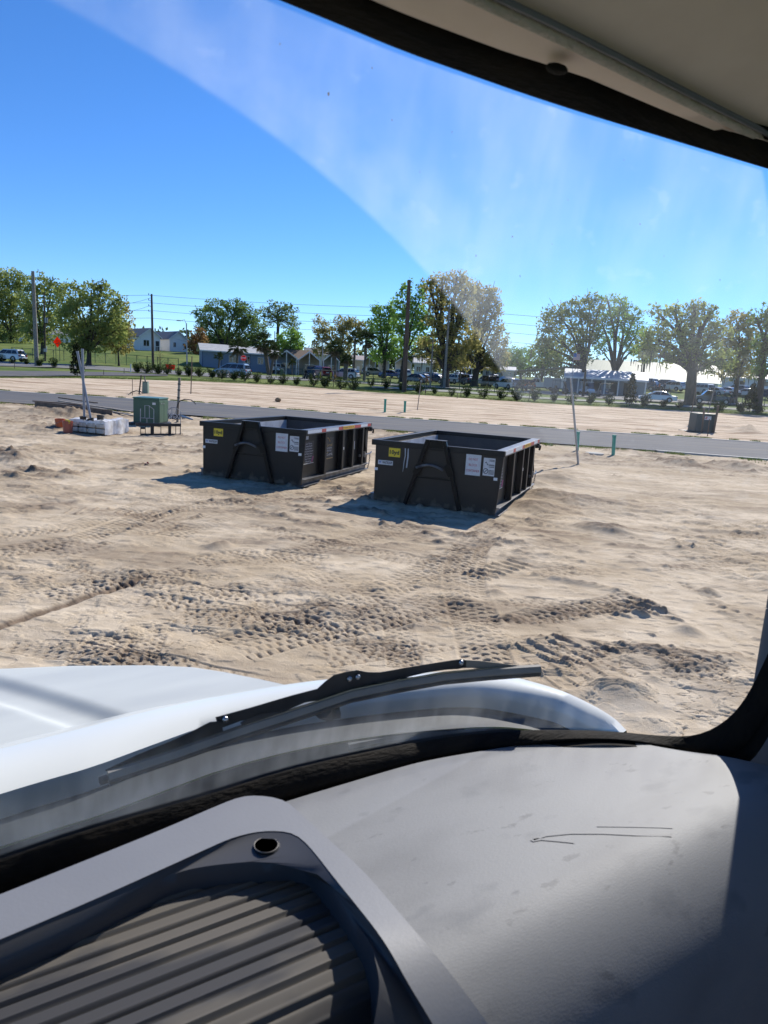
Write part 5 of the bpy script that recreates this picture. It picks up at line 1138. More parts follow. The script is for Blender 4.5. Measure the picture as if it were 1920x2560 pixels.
# ------------------------------------------------------------------ vehicles
def paint(name, c, rough=.25): return mat(name, c, rough=rough, coat=.6)
PAINT = {'white': paint('white_car_paint', (.62, .64, .66)), 'silver': paint('silver_car_paint', (.36, .38, .41)), 'palebl': paint('pale_blue_car_paint', (.22, .32, .40)), 'red': paint('red_car_paint', (.22, .02, .02)), 'blue': paint('blue_car_paint', (.02, .05, .22)),
         'black': paint('black_car_paint', (.015, .016, .02)), 'grey': paint('grey_car_paint', (.10, .11, .12)), 'tan': paint('tan_car_paint', (.33, .29, .23)), 'navy': paint('navy_car_paint', (.02, .03, .07)), 'maroon': paint('maroon_car_paint', (.09, .015, .02))}
def make_car(kind):
    L_, W_, H_ = {'sedan': (4.9, 1.82, 1.46), 'suv': (4.7, 1.9, 1.72), 'van': (4.9, 1.95, 1.72), 'pickup': (5.6, 1.98, 1.86)}[kind]
    hl = L_ / 2; bz = .30; belt = {'sedan': .92, 'suv': 1.05, 'van': 1.0, 'pickup': 1.15}[kind]
    hood = belt - .10
    low = [(-hl, bz + .05), (-hl + .05, belt - .12), (-hl + .18, belt), (hl * .30, belt), (hl * .52, belt - .02), (hl - .35, hood - .10), (hl - .03, hood - .28), (hl, bz + .12), (hl - .1, bz), (-hl + .1, bz)]
    if kind == 'sedan': up = [(-hl * .72, belt), (-hl * .42, H_ - .06), (-hl * .2, H_), (hl * .08, H_ - .02), (hl * .48, belt)]
    elif kind == 'pickup': up = [(-hl * .14, belt), (-hl * .10, H_ - .05), (0.0, H_), (hl * .28, H_ - .03), (hl * .50, belt)]
    elif kind == 'van': up = [(-hl + .12, belt), (-hl + .30, H_ - .12), (-hl + .55, H_), (hl * .15, H_ - .04), (hl * .62, belt - .03)]
    else: up = [(-hl + .1, belt), (-hl + .38, H_ - .10), (-hl + .6, H_), (hl * .12, H_ - .03), (hl * .50, belt)]
    t = thing('parked_car', 'x', 'car')
    def shell(prof, w0, w1, z0, z1):
        rows = []
        for y, s in ((-w0, 0), (-w0 * .98, 1), (w0 * .98, 1), (w0, 0)): pass
        V = []
        for sgn in (-1, 1):
            V.append([(x, sgn * (w0 + (w1 - w0) * np.clip((z - z0) / max(z1 - z0, .01), 0, 1)), z) for x, z in prof])
        return V
    w = W_ / 2; A, B_ = shell(low, w, w * .97, bz, belt); b = MB(); n = len(low)
    b.add(A + B_, [tuple(range(n)), tuple(range(2 * n - 1, n - 1, -1))] + [(i, (i + 1) % n, n + (i + 1) % n, n + i) for i in range(n)])
    A, B_ = shell(up, w * .95, w * .74, belt, H_); n = len(up)
    if kind == 'pickup':
        b.box(-hl + .12, -hl * .16, -w * .86, w * .86, belt - .5, belt + .004)
    b.add(A + B_, [tuple(range(n)), tuple(range(2 * n - 1, n - 1, -1))] + [(i, (i + 1) % n, n + (i + 1) % n, n + i) for i in range(n)])
    body = b.build('body', PAINT['white'], t, bevel=.06); body.material_slots[0].link = 'OBJECT'; body.material_slots[0].material = PAINT['white']
    # side glass: insets of the greenhouse set 6 mm proud
    def yw(z): return w * .95 + (w * .74 - w * .95) * (z - belt) / (H_ - belt)
    xs0, xs1 = up[0][0], up[-1][0]; zt = H_ - .14; zb = belt + .05
    def xat(z, i, j): (x0, z0), (x1, z1) = up[i], up[j]; return x0 + (x1 - x0) * (z - z0) / (z1 - z0)
    xb0, xb1 = xat(zb, 0, 1) + .14, xat(zb, -1, -2) - .12; xt0, xt1 = xat(min(zt, up[1][1]), 0, 1) + .14, xat(zt, -1, -2) - .12
    cuts = {'sedan': [0, .5, 1], 'suv': [0, .3, .63, 1], 'van': [0, .33, .66, 1], 'pickup': [0, .48, 1]}[kind]
    for sgn in (-1, 1):
        for c0, c1 in zip(cuts[:-1], cuts[1:]):
            q = [(xb0 + (xb1 - xb0) * c0 + .03, zb), (xb0 + (xb1 - xb0) * c1 - .03, zb), (xt0 + (xt1 - xt0) * c1 - .03, zt), (xt0 + (xt1 - xt0) * c0 + .03, zt)]
            g = MB(); g.add([(x, sgn * (yw(z) + .012), z) for x, z in q] + [(x, sgn * (yw(z) - .02), z) for x, z in q], [(0, 1, 2, 3), (7, 6, 5, 4), (0, 4, 5, 1), (1, 5, 6, 2), (2, 6, 7, 3), (3, 7, 4, 0)]); g.build('side_window', M['glassdark'], t)
    for nm, i, j in (('windscreen', -1, -2), ('rear_window', 0, 1)):
        (x0, z0), (x1, z1) = up[i], up[j]; s = 1 if nm == 'windscreen' else -1; g = MB(); P = []
        for f in (.12, .86):
            x = x0 + (x1 - x0) * f; z = z0 + (z1 - z0) * f; P.append((x + s * .015, z))
        (xa, za), (xc, zc) = P
        g.prism([(xa, -yw(za) + .10, za), (xa, yw(za) - .10, za), (xc, yw(zc) - .10, zc), (xc, -yw(zc) + .10, zc)], (s * .008, 0, .006)); g.build(nm, M['glassdark'], t)
    r = .33 if kind in ('sedan', 'van') else .37
    for x in (-hl * .60, hl * .62):
        for s in (-1, 1):
            wh = MB().lathe([(r * .62, -.10), (r * .95, -.11), (r, -.07), (r, .07), (r * .95, .11), (r * .62, .10)], n=18, M=Matrix.Translation((x, s * (w - .10), r)) @ Matrix.Rotation(math.pi / 2, 4, 'X')).build('wheel', M['tyre'], t, smooth=40)
            rm = MB(); rm.lathe([(.03, 0), (r * .62, 0), (r * .62, .012), (.03, .02)], n=14, M=Matrix.Translation((x, s * (w + .012), r)) @ Matrix.Rotation(-s * math.pi / 2, 4, 'X')); rm.build('rim', M['rim'], wh)
            MB().prism([(x + (r + .06) * math.cos(a), s * (w + .002), r + (r + .06) * math.sin(a)) for a in np.linspace(-.25, math.pi + .25, 13)], (0, -s * .01, 0)).build('wheel_arch', M['black'], t)
    for s in (-1, 1):
        MB().box(hl - .30, hl - .05, s * w * .62 - .17, s * w * .62 + .17, hood - .36, hood - .22).build('headlight', M['lamp'], t, bevel=.03)
        MB().box(-hl - .012, -hl + .12, s * w * .80 - .11, s * w * .80 + .11, belt - .30, belt - .06).build('tail_light', M['tail'], t, bevel=.02)
        MB().box(hl * .36, hl * .44, s * (w * .98) if s < 0 else w * .96, s * (w * .98) + .16 if s > 0 else -w * .96, belt + .02, belt + .15).build('mirror', M['black'], t, bevel=.02)
    MB().box(hl - .06, hl + .02, -w * .62, w * .62, bz + .12, bz + .34).build('grille', M['black'], t); MB().box(-hl - .014, -hl + .05, -.26, .26, belt - .28, belt - .14).build('number_plate', M['paper'], t)
    MB().box(-hl - .03, -hl + .2, -w * .9, w * .9, bz + .02, bz + .22).build('bumper', M['black'], t, bevel=.04)
    return t
CARS = {}; 
def car(kind, col, px, depth, yaw, label, base_py=None, group='cars in the park'):
    p = G(px, base_py) if base_py else GX(px, depth); first = kind not in CARS
    if first: CARS[kind] = make_car(kind)
    o = CARS[kind] if first else dup(CARS[kind])
    o.location = p; o.rotation_euler = (0, 0, yaw); o['label'] = label; o['group'] = group
    for c in o.children:
        if c.name.split('.')[0] == 'body': c.material_slots[0].link = 'OBJECT'; c.material_slots[0].material = PAINT[col]
    return o
car('suv', 'white', 22, 0, 2.95, 'white suv driving off the left edge beside the thick pole', base_py=903)
car('van', 'palebl', 580, 0, 2.9, 'pale blue minivan beside the stop sign before the blue house', base_py=940)
car('suv', 'red', 800, 0, 2.2, 'red suv parked right of the black buggy', base_py=944)
car('suv', 'navy', 786, 126, 2.0, 'dark blue car under the white carport behind the red suv')
car('suv', 'white', 862, 117, 2.85, 'white suv half hidden by the short stout palm trunk')
car('suv', 'tan', 934, 140, .3, 'tan suv in front of the small gabled home by the palm')
car('sedan', 'blue', 979, 138, -.2, 'bright blue car left of the tallest pole')
car('suv', 'white', 1000, 140, 2.3, 'white car just behind the tallest pole')
car('sedan', 'black', 1036, 118, 2.8, 'long black car in the shade right of the tallest pole')
car('sedan', 'grey', 1052, 126, 2.6, 'grey car second in the shaded row by the tallest pole')
car('suv', 'silver', 1068, 130, 2.4, 'silver car in the shaded row beside the slim grey pole')
car('sedan', 'navy', 1088, 124, 2.5, 'dark blue sedan left of the thick forked trunk')
car('sedan', 'silver', 1098, 134, 2.6, 'silver sedan behind the dark one at the forked trunk')
car('suv', 'white', 1133, 128, 2.2, 'white suv right behind the thick forked trunk')
car('pickup', 'white', 1148, 134, 2.4, 'white pickup with a blue load between the two oaks')
car('pickup', 'navy', 1160, 126, 2.0, 'dark blue pickup left of the second oak trunk')
car('sedan', 'silver', 1174, 138, 2.0, 'pale lilac sedan behind the dark blue pickup')
car('suv', 'white', 1214, 128, 2.0, 'white suv behind the golf carts on the lawn')
car('pickup', 'maroon', 1236, 136, 2.4, 'dark red truck behind the golf carts')
car('suv', 'navy', 1262, 128, 1.8, 'tall dark blue suv behind the white pickup on the lawn')
car('suv', 'white', 1267, 0, 2.1, 'white suv standing alone on the lawn left of the dark suv', base_py=973)
car('suv', 'black', 1310, 0, 1.75, 'dark suv parked on the lawn under the canopy corner', base_py=977)
car('pickup', 'silver', 1345, 128, 2.9, 'silver pickup under the open canopy')
car('sedan', 'white', 1372, 134, 2.6, 'white car under the middle of the open canopy')
car('sedan', 'white', 1640, 0, 2.98, 'white sedan on the park street left of the widest oak', base_py=1005)
car('pickup', 'black', 1778, 0, 2.9, 'black pickup right of the widest oak trunk', base_py=1010)
for px, d, kd, cl_, yw_, lb in ((1612, 132, 'suv', 'black', 2.4, 'black suv behind the end of the white roofed shed'), (1632, 136, 'pickup', 'silver', 2.2, 'silver pickup behind the walking group'), (1655, 134, 'suv', 'grey', 2.2, 'grey suv behind the person in orange'),
    (1676, 130, 'suv', 'white', 2.3, 'white suv with a dark windscreen above the white sedan'), (1752, 128, 'suv', 'white', 2.0, 'white suv just right of the widest oak trunk in the row'), (1785, 126, 'sedan', 'silver', 2.1, 'silver car with glinting windscreen behind the black pickup'),
    (1812, 128, 'sedan', 'white', 2.3, 'white sedan right of the glinting car'), (1836, 130, 'suv', 'grey', 2.2, 'grey suv in the far row near the right edge'), (1862, 127, 'sedan', 'silver', 2.5, 'silver sedan in the far row left of the right sapling'), (1905, 125, 'suv', 'navy', 2.3, 'dark blue suv at the right end of the far row'),
    (700, 128, 'suv', 'white', 1.4, 'white car under the carport of the blue house')):
    car(kd, cl_, px, d, yw_, lb)
# golf carts and buggies
def cart(label, px, depth, yaw, body, roof, base_py=None, enclosed=False, name='golf_cart'):
    p = G(px, base_py) if base_py else GX(px, depth); t = thing(name, label, 'golf cart', p, yaw, 'golf carts and buggies')
    MB().prism([(-1.15, -.58, .32), (1.15, -.58, .30), (1.22, -.58, .62), (.95, -.58, .88), (.62, -.58, .86), (.5, -.58, .42), (-.25, -.58, .42), (-.3, -.58, .72), (-1.15, -.58, .78)], (0, 1.16, 0)).build('body', body, t, bevel=.05)
    MB().box(-1.0, .75, -.62, .62, 1.82, 1.90).build('roof', roof, t, bevel=.03)
    for x0, x1 in ((-.95, -.92), (.85, .60)):
        for y in (-.56, .56): MB().tube([(x0, y, .7), (x1, y, 1.84)], .022, 6).build('roof_post', M['black'], t)
    MB().box(-.62, -.15, -.55, .55, .73, .84).box(-.66, -.56, -.55, .55, .845, 1.22).build('seat', M['black'] if not enclosed else M['paper'], t, bevel=.03)
    MB().prism([(.90, -.54, .88), (.90, .54, .88), (.66, .54, 1.78), (.66, -.54, 1.78)], (.012, 0, .004)).build('windscreen', M['glassdark'], t)
    MB().tube([(.62, -.28, .80), (.42, -.28, 1.05)], .02, 5).tube([(.42 + .05 * math.cos(a), -.28 + .16 * math.sin(a), 1.05 + .14 * math.cos(a)) for a in np.linspace(0, 6.28, 11)], .015, 4).build('steering_wheel', M['black'], t)
    for x in (-.75, .82):
        for s in (-1, 1): MB().lathe([(.08, -.1), (.24, -.1), (.25, -.06), (.25, .06), (.24, .1), (.08, .1)], n=14, M=Matrix.Translation((x, s * .56, .25)) @ Matrix.Rotation(math.pi / 2, 4, 'X')).build('wheel', M['tyre'], t, smooth=40)
    for s in (-1, 1): MB().ball((1.19, s * .42, .62), .07, 1).build('headlight', M['lamp'], t)
    if enclosed: MB().prism([(-1.1, -.6, .8), (-1.1, .6, .8), (-1.0, .6, 1.8), (-1.0, -.6, 1.8)], (.02, 0, 0)).build('rear_curtain', M['paper'], t)
cart('black off road buggy right of the white awning carport', 773, 0, -1.2, M['black'], M['black'], 948, name='off_road_buggy')
cart('tan golf cart, left of the pair on the lawn by the second oak', 1214, 0, -1.9, PAINT['tan'], PAINT['tan'], 966)
cart('tan golf cart, right of the pair on the lawn by the second oak', 1233, 0, -1.9, PAINT['tan'], PAINT['tan'], 968)
cart('white enclosed golf cart parked in front of the shed', 1466, 0, -1.1, PAINT['white'], M['white'], 986, True)
cart('dark blue golf cart right of the white enclosed cart', 1510, 0, 3.0, PAINT['navy'], M['black'], 993)
cart('dark golf cart at the left end of the shed', 1398, 0, .1, M['black'], PAINT['grey'], 985)
# utility trailer behind it
p = GX(1383, 120); t = thing('cargo_trailer', 'grey box trailer left of the shed', 'trailer', p, face_rz(p)); MB().box(-1.6, 1.6, 0, 1.9, .5, 2.1).build('body', mat('grey_trailer', (.22, .27, .33), rough=.5), t, bevel=.04); MB().box(1.2, 1.602, -.01, 0, .5, 2.1).build('trim', M['white'], t)
for x in (-.4, .5): MB().lathe([(.1, -.1), (.32, -.1), (.32, .1), (.1, .1)], n=14, M=Matrix.Translation((x, .05, .32)) @ Matrix.Rotation(math.pi / 2, 4, 'X')).build('wheel', M['tyre'], t)
# picnic tables, boxes, bins, trestles
def picnic(px, py, label):
    t = thing('picnic_table', label, 'table', G(px, py), .3, 'picnic tables on the lawn'); MB().box(-.9, .9, -.38, .38, .71, .76).build('tabletop', M['greywood'], t)
    for y in (-.7, .7): MB().box(-.9, .9, y - .13, y + .13, .42, .46).build('bench', M['greywood'], t)
    for x in (-.6, .6): MB().beam((x, -.7, 0), (x, .25, .70), .09, .05).beam((x + .06, .7, 0), (x + .06, -.25, .70), .09, .05).box(x - .03, x + .0, -.8, .8, .37, .42).build('leg_frame', M['greywood'], t)
picnic(1141, 957, 'picnic table on the lawn just right of the forked oak'); picnic(1172, 958, 'picnic table on the lawn left of the second oak')
for px, py, lb in ((894, 949, 'small white box on a post under the slender palm'), (913, 951, 'small cream box on a post under the skirted palm')):
    t = thing('meter_box', lb, 'utility box', G(px, py)); MB().box(-.05, .05, -.02, .04, -.1, 1.9).build('post', M['greywood'], t); MB().box(-.22, .22, -.16, -.025, 1.5, 2.1).build('box', M['white'], t, bevel=.02)
t = thing('rubbish_bin', 'green rubbish bin beside the carport of the blue house', 'bin', G(704, 939)); MB().lathe([(.22, 0), (.28, .9), (.3, .92), (.3, .98), (.1, 1.05)], n=14).build('body', M['green'], t, smooth=40)
for px, lb in ((553, 'left wooden trestle before the pale blue minivan'), (566, 'right wooden trestle before the pale blue minivan')):
    t = thing('trestle', lb, 'trestle', G(px, 944), 1.2, 'wooden trestles'); MB().box(-.6, .6, -.05, .05, .80, .9).build('beam', M['greywood'], t)
    for x in (-.45, .45):
        for y in (-.3, .3): MB().beam((x, y, 0), (x, y * .1, .82), .08, .05).build('leg', M['greywood'], t)
# people walking by the parked cars
def person(px, py, label, shirt, trousers, face, stride=.25, arm=.1):
    p = G(px, py) if py else GX(px, 120); t = thing('person', label, 'person', p, face)
    pts = {'pel': (0, 0, .95), 'sp': (0, 0, 1.15), 'ch': (0, 0, 1.35), 'nk': (0, 0, 1.50), 'hd': (.02, 0, 1.62), 'ht': (.01, 0, 1.74)}
    V = []; E_ = []; R2 = []; ix = {}
    def v(n, c, r): ix[n] = len(V); V.append(c); R2.append(r)
    for n, r in (('pel', .15), ('sp', .14), ('ch', .16), ('nk', .06), ('hd', .095), ('ht', .08)): v(n, pts[n], r)
    E_ += [(0, 1), (1, 2), (2, 3), (3, 4), (4, 5)]
    for s in (-1, 1):
        a = 'l' if s < 0 else 'r'; st = stride * s
        v(a + 'hip', (0, s * .10, .90), .10); v(a + 'kn', (st * .6 + .03, s * .11, .50), .065); v(a + 'an', (st - .03, s * .11, .09), .045); v(a + 'to', (st + .14, s * .12, .04), .04)
        E_ += [(0, ix[a + 'hip']), (ix[a + 'hip'], ix[a + 'kn']), (ix[a + 'kn'], ix[a + 'an']), (ix[a + 'an'], ix[a + 'to'])]
        v(a + 'sh', (0, s * .19, 1.42), .065); v(a + 'el', (-arm * s * .8, s * .25, 1.14), .045); v(a + 'wr', (-arm * s + .08, s * .25, .90), .033); v(a + 'ha', (-arm * s + .11, s * .25, .82), .035)
        E_ += [(2, ix[a + 'sh']), (ix[a + 'sh'], ix[a + 'el']), (ix[a + 'el'], ix[a + 'wr']), (ix[a + 'wr'], ix[a + 'ha'])]
    me = bpy.data.meshes.new('body'); me.from_pydata(V, E_, []); o = link_mesh('body', me, None, t)
    sk = o.modifiers.new('skin', 'SKIN'); me.skin_vertices[0].data[0].use_root = True
    for i, r in enumerate(R2): me.skin_vertices[0].data[i].radius = (r, r)
    o.modifiers.new('sub', 'SUBSURF').levels = 1; o.modifiers['sub'].render_levels = 2
    dg = bpy.context.evaluated_depsgraph_get(); m2 = bpy.data.meshes.new_from_object(o.evaluated_get(dg)); o.modifiers.clear(); o.data = m2
    m2.materials.clear()
    for m in (M['skin'], shirt, trousers): m2.materials.append(m)
    for f in m2.polygons:
        z = f.center.z; f.use_smooth = True; f.material_index = 0 if z > 1.47 or (abs(f.center.y) > .19 and z < 1.2 and z > .75) else (1 if z > .95 else 2)
    MB().ball((-.02, 0, 1.72), .105, 2, (1, .95, .75)).build('hair', M['hair'], t, smooth=60)
M['skin'] = mat('skin', (.42, .26, .19), rough=.6); M['hair'] = mat('grey_brown_hair', (.12, .10, .085), rough=.8)
cl1, cl2, cl3, cl4 = mat('orange_cloth', (.62, .12, .04)), mat('dark_navy_cloth', (.02, .025, .05)), mat('pale_cloth', (.5, .5, .5)), mat('blue_cloth', (.08, .14, .28))
person(1634, 981, 'person in a blue shirt walking behind the white sedan, leftmost of the group', cl4, cl2, 2.9)
person(1647, 981, 'person in an orange shirt walking behind the white sedan', cl1, cl2, 3.0)
person(1659, 982, 'person in dark clothes behind the white sedan roof', cl2, cl2, .3, .15)
person(1672, 985, 'person in a pale shirt and dark trousers above the sedan boot', cl3, cl2, 2.6, .3)
person(1722, 979, 'person in pale clothes standing at the left of the widest oak trunk', cl3, cl4, 1.5, .05)

# ------------------------------------------------------------------ the truck we sit in
TH = R_(33); TF = np.array([-math.sin(TH), math.cos(TH), 0]); TR = np.array([math.cos(TH), math.sin(TH), 0])
truck = thing('work_truck', 'white work truck seen from its passenger seat, hood, wiper, dusty windshield and grey dashboard', 'truck', (0, 0, 0), TH)
def Q(f, r, dz): return (r, f, dz + H)                       # truck frame: x right, y forward
def tdir(px, py): d = ray(px, py); return float(d @ TF), float(d @ TR), float(d[2])
def Wf(r, dz): return .61 - .25 * (dz + .42) - .7 * max(0, r - .45) ** 1.5 - .7 * max(0, -1.15 - r) ** 1.5
def Wp(px, py, off=0.0):
    """where a pixel meets the windshield surface (off = metres outside it)"""
    a, b, c = tdir(px, py); t = .5
    for _ in range(120): t += .3 * (Wf(b * t, c * t) + off - a * t) / a
    return (a * t, b * t, c * t)
def hit(px, py, fun):
    """where a pixel meets the surface dz = fun(f, r)"""
    a, b, c = tdir(px, py); lo_ = hi = .1
    while hi < 6 and c * hi > fun(a * hi, b * hi): lo_ = hi; hi += .01
    for _ in range(30):
        m = (lo_ + hi) / 2
        if c * m > fun(a * m, b * m): lo_ = m
        else: hi = m
    return (a * hi, b * hi, c * hi)
def resample(P, n):
    P = np.array(P, float); s = np.r_[0, np.cumsum(np.linalg.norm(np.diff(P, axis=0), axis=1))]; u = np.linspace(0, s[-1], n)
    return np.stack([np.interp(u, s, P[:, i]) for i in range(P.shape[1])], 1)
def round_poly(P, n=90, it=3):
    P = np.array(P, float)
    for _ in range(it):
        q = [P[0]]
        for a, b in zip(P[:-1], P[1:]): q += [.75 * a + .25 * b, .25 * a + .75 * b]
        q.append(P[-1]); P = np.array(q)
    return resample(P, n)

M['hoodpaint'] = mat('white_truck_paint', (.74, .75, .69), (.68, .69, .64), scale=3, rough=.28, coat=.5)
M['hoodshade'] = mat('less_lit_white_truck_paint', (.56, .575, .535), (.48, .495, .47), scale=2.2, rough=.45, stretch=(1.5, 6, 1))  # white paint greyed because the hood centre catches less light than the rear band
M['cowl'] = mat('grey_cowl_plastic', (.026, .034, .040), (.018, .024, .028), scale=6, rough=.6)
M['cowldk'] = mat('dark_cowl_grille', (.02, .024, .03), rough=.6)
M['rubber'] = mat('window_rubber', (.006, .006, .006), (.016, .013, .010), scale=14, rough=.75, spec=.12, stretch=(1, 5, 1), bump=.2, bscale=90)
def dash_mat():
    m = mat('grey_dash_plastic', (.160, .165, .174), (.20, .206, .216), scale=9, rough=.58, bump=.05, bscale=520, spec=.30, lo=.30, hi=.52, stretch=(.6, 1.6, 1)); t = m.node_tree; N = t.nodes.new; L_ = t.links.new; b = t.nodes['Principled BSDF']
    src = b.inputs['Base Color'].links[0].from_socket; tc = N('ShaderNodeTexCoord')
    def fleck(scale, st, a, c, col, src):
        mp = N('ShaderNodeMapping'); mp.inputs['Scale'].default_value = st; mp.inputs['Rotation'].default_value = (0, 0, .5); L_(tc.outputs['Object'], mp.inputs['Vector']); n = N('ShaderNodeTexNoise'); n.inputs['Scale'].default_value = scale; n.inputs['Detail'].default_value = 3; L_(mp.outputs['Vector'], n.inputs['Vector'])
        r = N('ShaderNodeMapRange'); r.inputs['From Min'].default_value = a; r.inputs['From Max'].default_value = c; r.inputs['To Max'].default_value = .75; L_(n.outputs['Fac'], r.inputs['Value'])
        x = N('ShaderNodeMix'); x.data_type = 'RGBA'; L_(r.outputs[0], x.inputs[0]); L_(src, x.inputs[6]); x.inputs[7].default_value = (*col, 1); return x.outputs[2]
    src = fleck(34, (1, 2.4, 1), .655, .72, (.105, .11, .12), src); src = fleck(13, (1, 2.0, 1), .60, .72, (.12, .128, .142), src)
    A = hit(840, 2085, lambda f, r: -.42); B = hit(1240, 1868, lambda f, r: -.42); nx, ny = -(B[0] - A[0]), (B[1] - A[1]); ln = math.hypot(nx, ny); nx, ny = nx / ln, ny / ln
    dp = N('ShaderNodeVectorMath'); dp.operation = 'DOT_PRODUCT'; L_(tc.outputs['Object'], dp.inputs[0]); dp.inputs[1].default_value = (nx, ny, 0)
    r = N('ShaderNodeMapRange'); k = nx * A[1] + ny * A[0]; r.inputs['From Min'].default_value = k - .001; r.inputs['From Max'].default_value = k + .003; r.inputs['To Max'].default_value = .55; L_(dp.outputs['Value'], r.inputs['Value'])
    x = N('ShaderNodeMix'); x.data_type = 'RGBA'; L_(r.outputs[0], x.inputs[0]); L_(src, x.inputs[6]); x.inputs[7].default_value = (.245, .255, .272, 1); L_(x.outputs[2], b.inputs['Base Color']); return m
M['dash'] = dash_mat()
M['dashside'] = mat('dark_grey_dash_plastic', (.10, .095, .10), rough=.55, bump=.08, bscale=400)
M['tray'] = mat('light_grey_tray_plastic', (.185, .19, .205), (.215, .22, .235), scale=4, rough=.5, bump=.025, bscale=420)
M['traydk'] = mat('dark_tray_plastic', (.045, .047, .055), rough=.45)
M['mat'] = mat('dusty_shadowed_ribbed_rubber', (.034, .034, .038), (.092, .083, .072), scale=11, rough=.8, lo=.40, hi=.50, stretch=(.6, 1.6, 1))  # dusty rubber; its dark blotches are ragged shadow put into the colour
M['cabpale'] = mat('pale_cab_trim', (.50, .45, .39), rough=.9)
M['head'] = mat('beige_headliner', (.92, .75, .64), (.88, .71, .60), scale=30, rough=.95)
M['headgrey'] = mat('grey_headliner', (.84, .70, .62), (.80, .66, .58), scale=30, rough=.95)
M['piping'] = mat('headliner_piping', (.50, .45, .39), rough=.9, bump=.5, bscale=120)
M['cabgrey'] = mat('cab_trim_grey', (.13, .135, .15), rough=.6)
M['bladeup'] = mat('dusty_wiper_rubber', (.24, .225, .195), rough=.7)
M['scuff'] = mat('dark_scuff', (.135, .14, .153), rough=.6)

# --- hood
HZ = lambda f, r: -.50 - .137 * max(0, f - .85) ** 2
top_e = [(-420, 1700), (-200, 1684), (0, 1672), (180, 1664.5), (370, 1663), (480, 1668), (560, 1680), (650, 1698), (735, 1717)]
mid_e = [(-420, 1990), (-200, 1928), (0, 1872), (174, 1829), (347, 1785), (500, 1757), (600, 1738), (700, 1722), (735, 1719)]
low_e = [(-420, 2130), (-200, 2050), (0, 1985), (116, 1950), (231, 1918), (370, 1866), (520, 1812), (700, 1772), (900, 1744), (1030, 1731), (1146, 1722), (1223, 1726), (1319, 1743), (1400, 1761), (1432, 1779), (1503, 1812), (1525, 1827), (1545, 1850)]
rim_o = mid_e[:-1] + [(735, 1717), (810, 1708), (900, 1700), (1000, 1695), (1100, 1691), (1165, 1690), (1242, 1693), (1319, 1714), (1400, 1742), (1487, 1783), (1541, 1820), (1570, 1852)]
GA, GB = np.array(hit(-40, 1712, HZ)), np.array(hit(262, 1808, HZ))
def groove(f, r):
    p = np.array([f, r]); a = GA[:2]; d = GB[:2] - a; t = float(np.clip((p - a) @ d / (d @ d), -.6, 1)); q = float(np.linalg.norm(p - a - d * t)); return -.012 * math.exp(-(q / .030) ** 4)
n = 150
ta = [hit(*p, HZ) for p in resample(top_e, n)]; ma = [hit(*p, HZ) for p in resample(mid_e, n)]
rows = [[Q(*(np.array(a) * (1 - s) + np.array(b) * s)) for a, b in zip(ma, ta)] for s in np.linspace(0, 1, 40)]
rows = [[(x, y, HZ(y, x) + groove(y, x) + H) for x, y, z in rw] for rw in rows]
rows.append([(x, y + .02, z - .012) for x, y, z in rows[-1]]); rows.append([(x + .01, y + .10, z - .14) for x, y, z in rows[-2]]); rows.append([(x, y + .16, z - .75) for x, y, z in rows[-3]])
hood = MB().loft(rows).build('hood', M['hoodshade'], truck, smooth=40)
ro = [hit(*p, HZ) for p in round_poly(rim_o, 110, 1)]; li = [hit(*p, lambda f, r: -.492) for p in round_poly(low_e, 110, 1)]
band = [[Q(f, r, z + .006) for f, r, z in ro], [Q(*(np.array(a) * .7 + np.array(b) * .3 + [0, 0, .016])) for a, b in zip(ro, li)], [Q(*(np.array(a) * .2 + np.array(b) * .8 + [0, 0, .010])) for a, b in zip(ro, li)], [Q(*b) for b in li], [Q(f - .004, r - .004, z - .012) for f, r, z in li], [Q(f, r, z - .05) for f, r, z in li]]
outer = [[Q(f + .012, r + .012, z - .01) for f, r, z in ro], [Q(f + .05, r + .03, z - .8) for f, r, z in ro]]
MB().loft([outer[1], outer[0]] + band).build('hood_rear_edge', M['hoodpaint'], truck, smooth=50)
# darker recessed groove of the hood
g0 = [hit(*p, HZ) for p in resample([(-30, 1700), (120, 1745), (230, 1790), (300, 1806)], 14)]; g1 = [hit(*p, HZ) for p in resample([(-30, 1745), (90, 1790), (180, 1822), (235, 1826)], 14)]
# cowl between hood and glass
ca = [(f - .002, r, z - .03) for f, r, z in li]; 
def cow(f, r): return Wf(r, -.46) + .012
cw = [[Q(f, r, z) for f, r, z in ca], [Q(f * .75 + cow(f, r) * .25, r, -.522) for f, r, z in ca]]
MB().loft(cw).build('cowl_upper', M['cowl'], truck, smooth=40)
MB().loft([[(x, y - .001, z - .002) for x, y, z in cw[1]], [Q(f * .70 + cow(f, r) * .30, r, -.545) for f, r, z in ca], [Q(f * .15 + cow(f, r) * .85, r, -.545) for f, r, z in ca], [Q(cow(f, r) - .03, r, -.53) for f, r, z in ca]]).build('cowl_grille', M['cowldk'], truck, smooth=40)
MB().tube([Q(*hit(px, py, lambda f, r: -.53)) for px, py in ((870, 1868), (960, 1850), (1060, 1838), (1160, 1831))], .006, 6).build('cowl_trim', M['cowl'], truck, smooth=50)

